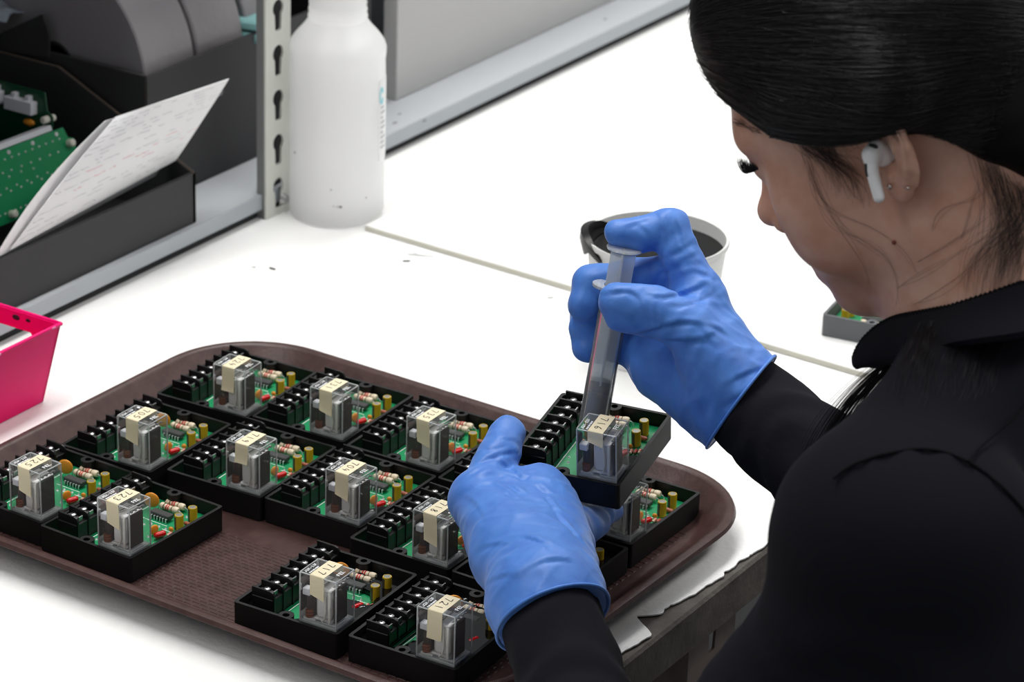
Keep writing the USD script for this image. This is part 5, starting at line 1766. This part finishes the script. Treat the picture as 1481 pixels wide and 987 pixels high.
obj('band', to_m(sheet(G, 4.0)), 'sweater', col, smooth=50)
edge = [G[i, 0] + np.array([0, 0, 0.6]) for i in range(60)]
bead_r = 2.0 + 0.5 * np.sin(np.arange(240) * 2 * np.pi / 3.0)
obj('knit_edge', to_m(tube(smooth_path(edge, 240), bead_r, 8)), 'sweater_rib', col, smooth=40)
far = [(1262, 500, 1.712), (1310, 492, 1.755), (1400, 470, 1.790), (1500, 440, 1.780), (1565, 405, 1.730)]
fp_ = smooth_path([J(*q) for q in far], 40)
G2 = fp_[:, None] + np.array([0, 0, 1.0]) * np.linspace(6, -14, 8)[None, :, None]
obj('band', to_m(sheet(G2, 4.0)), 'sweater', col, smooth=50)


# ---- seams of the sweater
def seam(name, pts, r=0.9, n=60):
    Q = [first_hit(sf, px, py, 1.0) for px, py in smooth_path(pts, n)]
    Q = np.array([q for q in Q if q is not None])
    for _ in range(4):
        Q[1:-1] = (Q[:-2] + 2 * Q[1:-1] + Q[2:]) / 4
    obj(name, to_m(tube(Q, r, 8)), 'sweater_rib', sw, smooth=50)


seam('seam', [(1206, 692), (1235, 672), (1290, 655), (1345, 650), (1400, 668), (1450, 705), (1492, 752)])
seam('seam', [(1400, 668), (1425, 640), (1470, 600), (1495, 560)], 0.7)

# ---- syringe
T0, T1 = J(903, 360, 1.945), J(860, 600, 1.985)
sx = (T1 - T0) / np.linalg.norm(T1 - T0)
ref = np.cross(sx, FW)
ref /= np.linalg.norm(ref)
SR = np.stack([ref, np.cross(sx, ref), sx], 1)
syr = thing('syringe', 'clear plastic syringe with black epoxy, held in the upper gloved hand', 'syringe', matrix=(SR, T0 * 0.001))
rb_ = 9.6


def sl(prof, n=40):
    return lathe(np.array(prof) * mm, n)


obj('barrel', sl([(rb_ - 0.9, 27), (rb_, 27), (rb_, 124), (rb_ - 1.5, 127), (3.2, 129), (2.2, 133), (2.0, 142), (1.0, 142), (1.0, 131), (rb_ - 2.4, 126), (rb_ - 0.9, 123), (rb_ - 0.9, 27)]), 'syringe_clear', syr, smooth=35)
fl_ = extrude(affinity.scale(Point(0, 0).buffer(1, 24), 0.0165, 0.0112).difference(Point(0, 0).buffer(0.0088, 24)), 0.0018, 0.0258)
obj('flange', fl_, 'cover_edge', syr)
obj('thumb_plate', sl([(0, -1.0), (11.0, -1.0), (11.6, 0), (11.0, 1.0), (0, 1.0)]), 'cover_edge', syr, smooth=35)
obj('rod', cat_(bx(-8.2 * mm, 8.2 * mm, -0.7 * mm, 0.7 * mm, 1 * mm, 94 * mm, 0.2 * mm), bx(-0.7 * mm, 0.7 * mm, -8.2 * mm, 8.2 * mm, 1 * mm, 94 * mm, 0.2 * mm)), 'rod_clear', syr, label='cross-shaped plunger rod')
obj('piston', sl([(0, 93), (8.3, 93), (8.6, 94.2), (8.6, 95.4), (7.6, 96), (7.6, 97), (8.6, 97.6), (8.6, 99.4), (0, 100.5)]), 'epoxy_black', syr, smooth=35)
obj('liquid', sl([(0, 100.6), (8.4, 100.6), (8.4, 123), (6.8, 126), (0, 128)]), 'epoxy_black', syr, smooth=35)
obj('graduation', cat_(*[move(bx(-0.1 * mm, 0.1 * mm, 0, (3.0 if k % 5 else 5.0) * mm, (36 + 3.2 * k) * mm, (36.35 + 3.2 * k) * mm), rotz(-60), (0, 0, 0)) for k in ()]), 'ink_grey', syr) if False else None
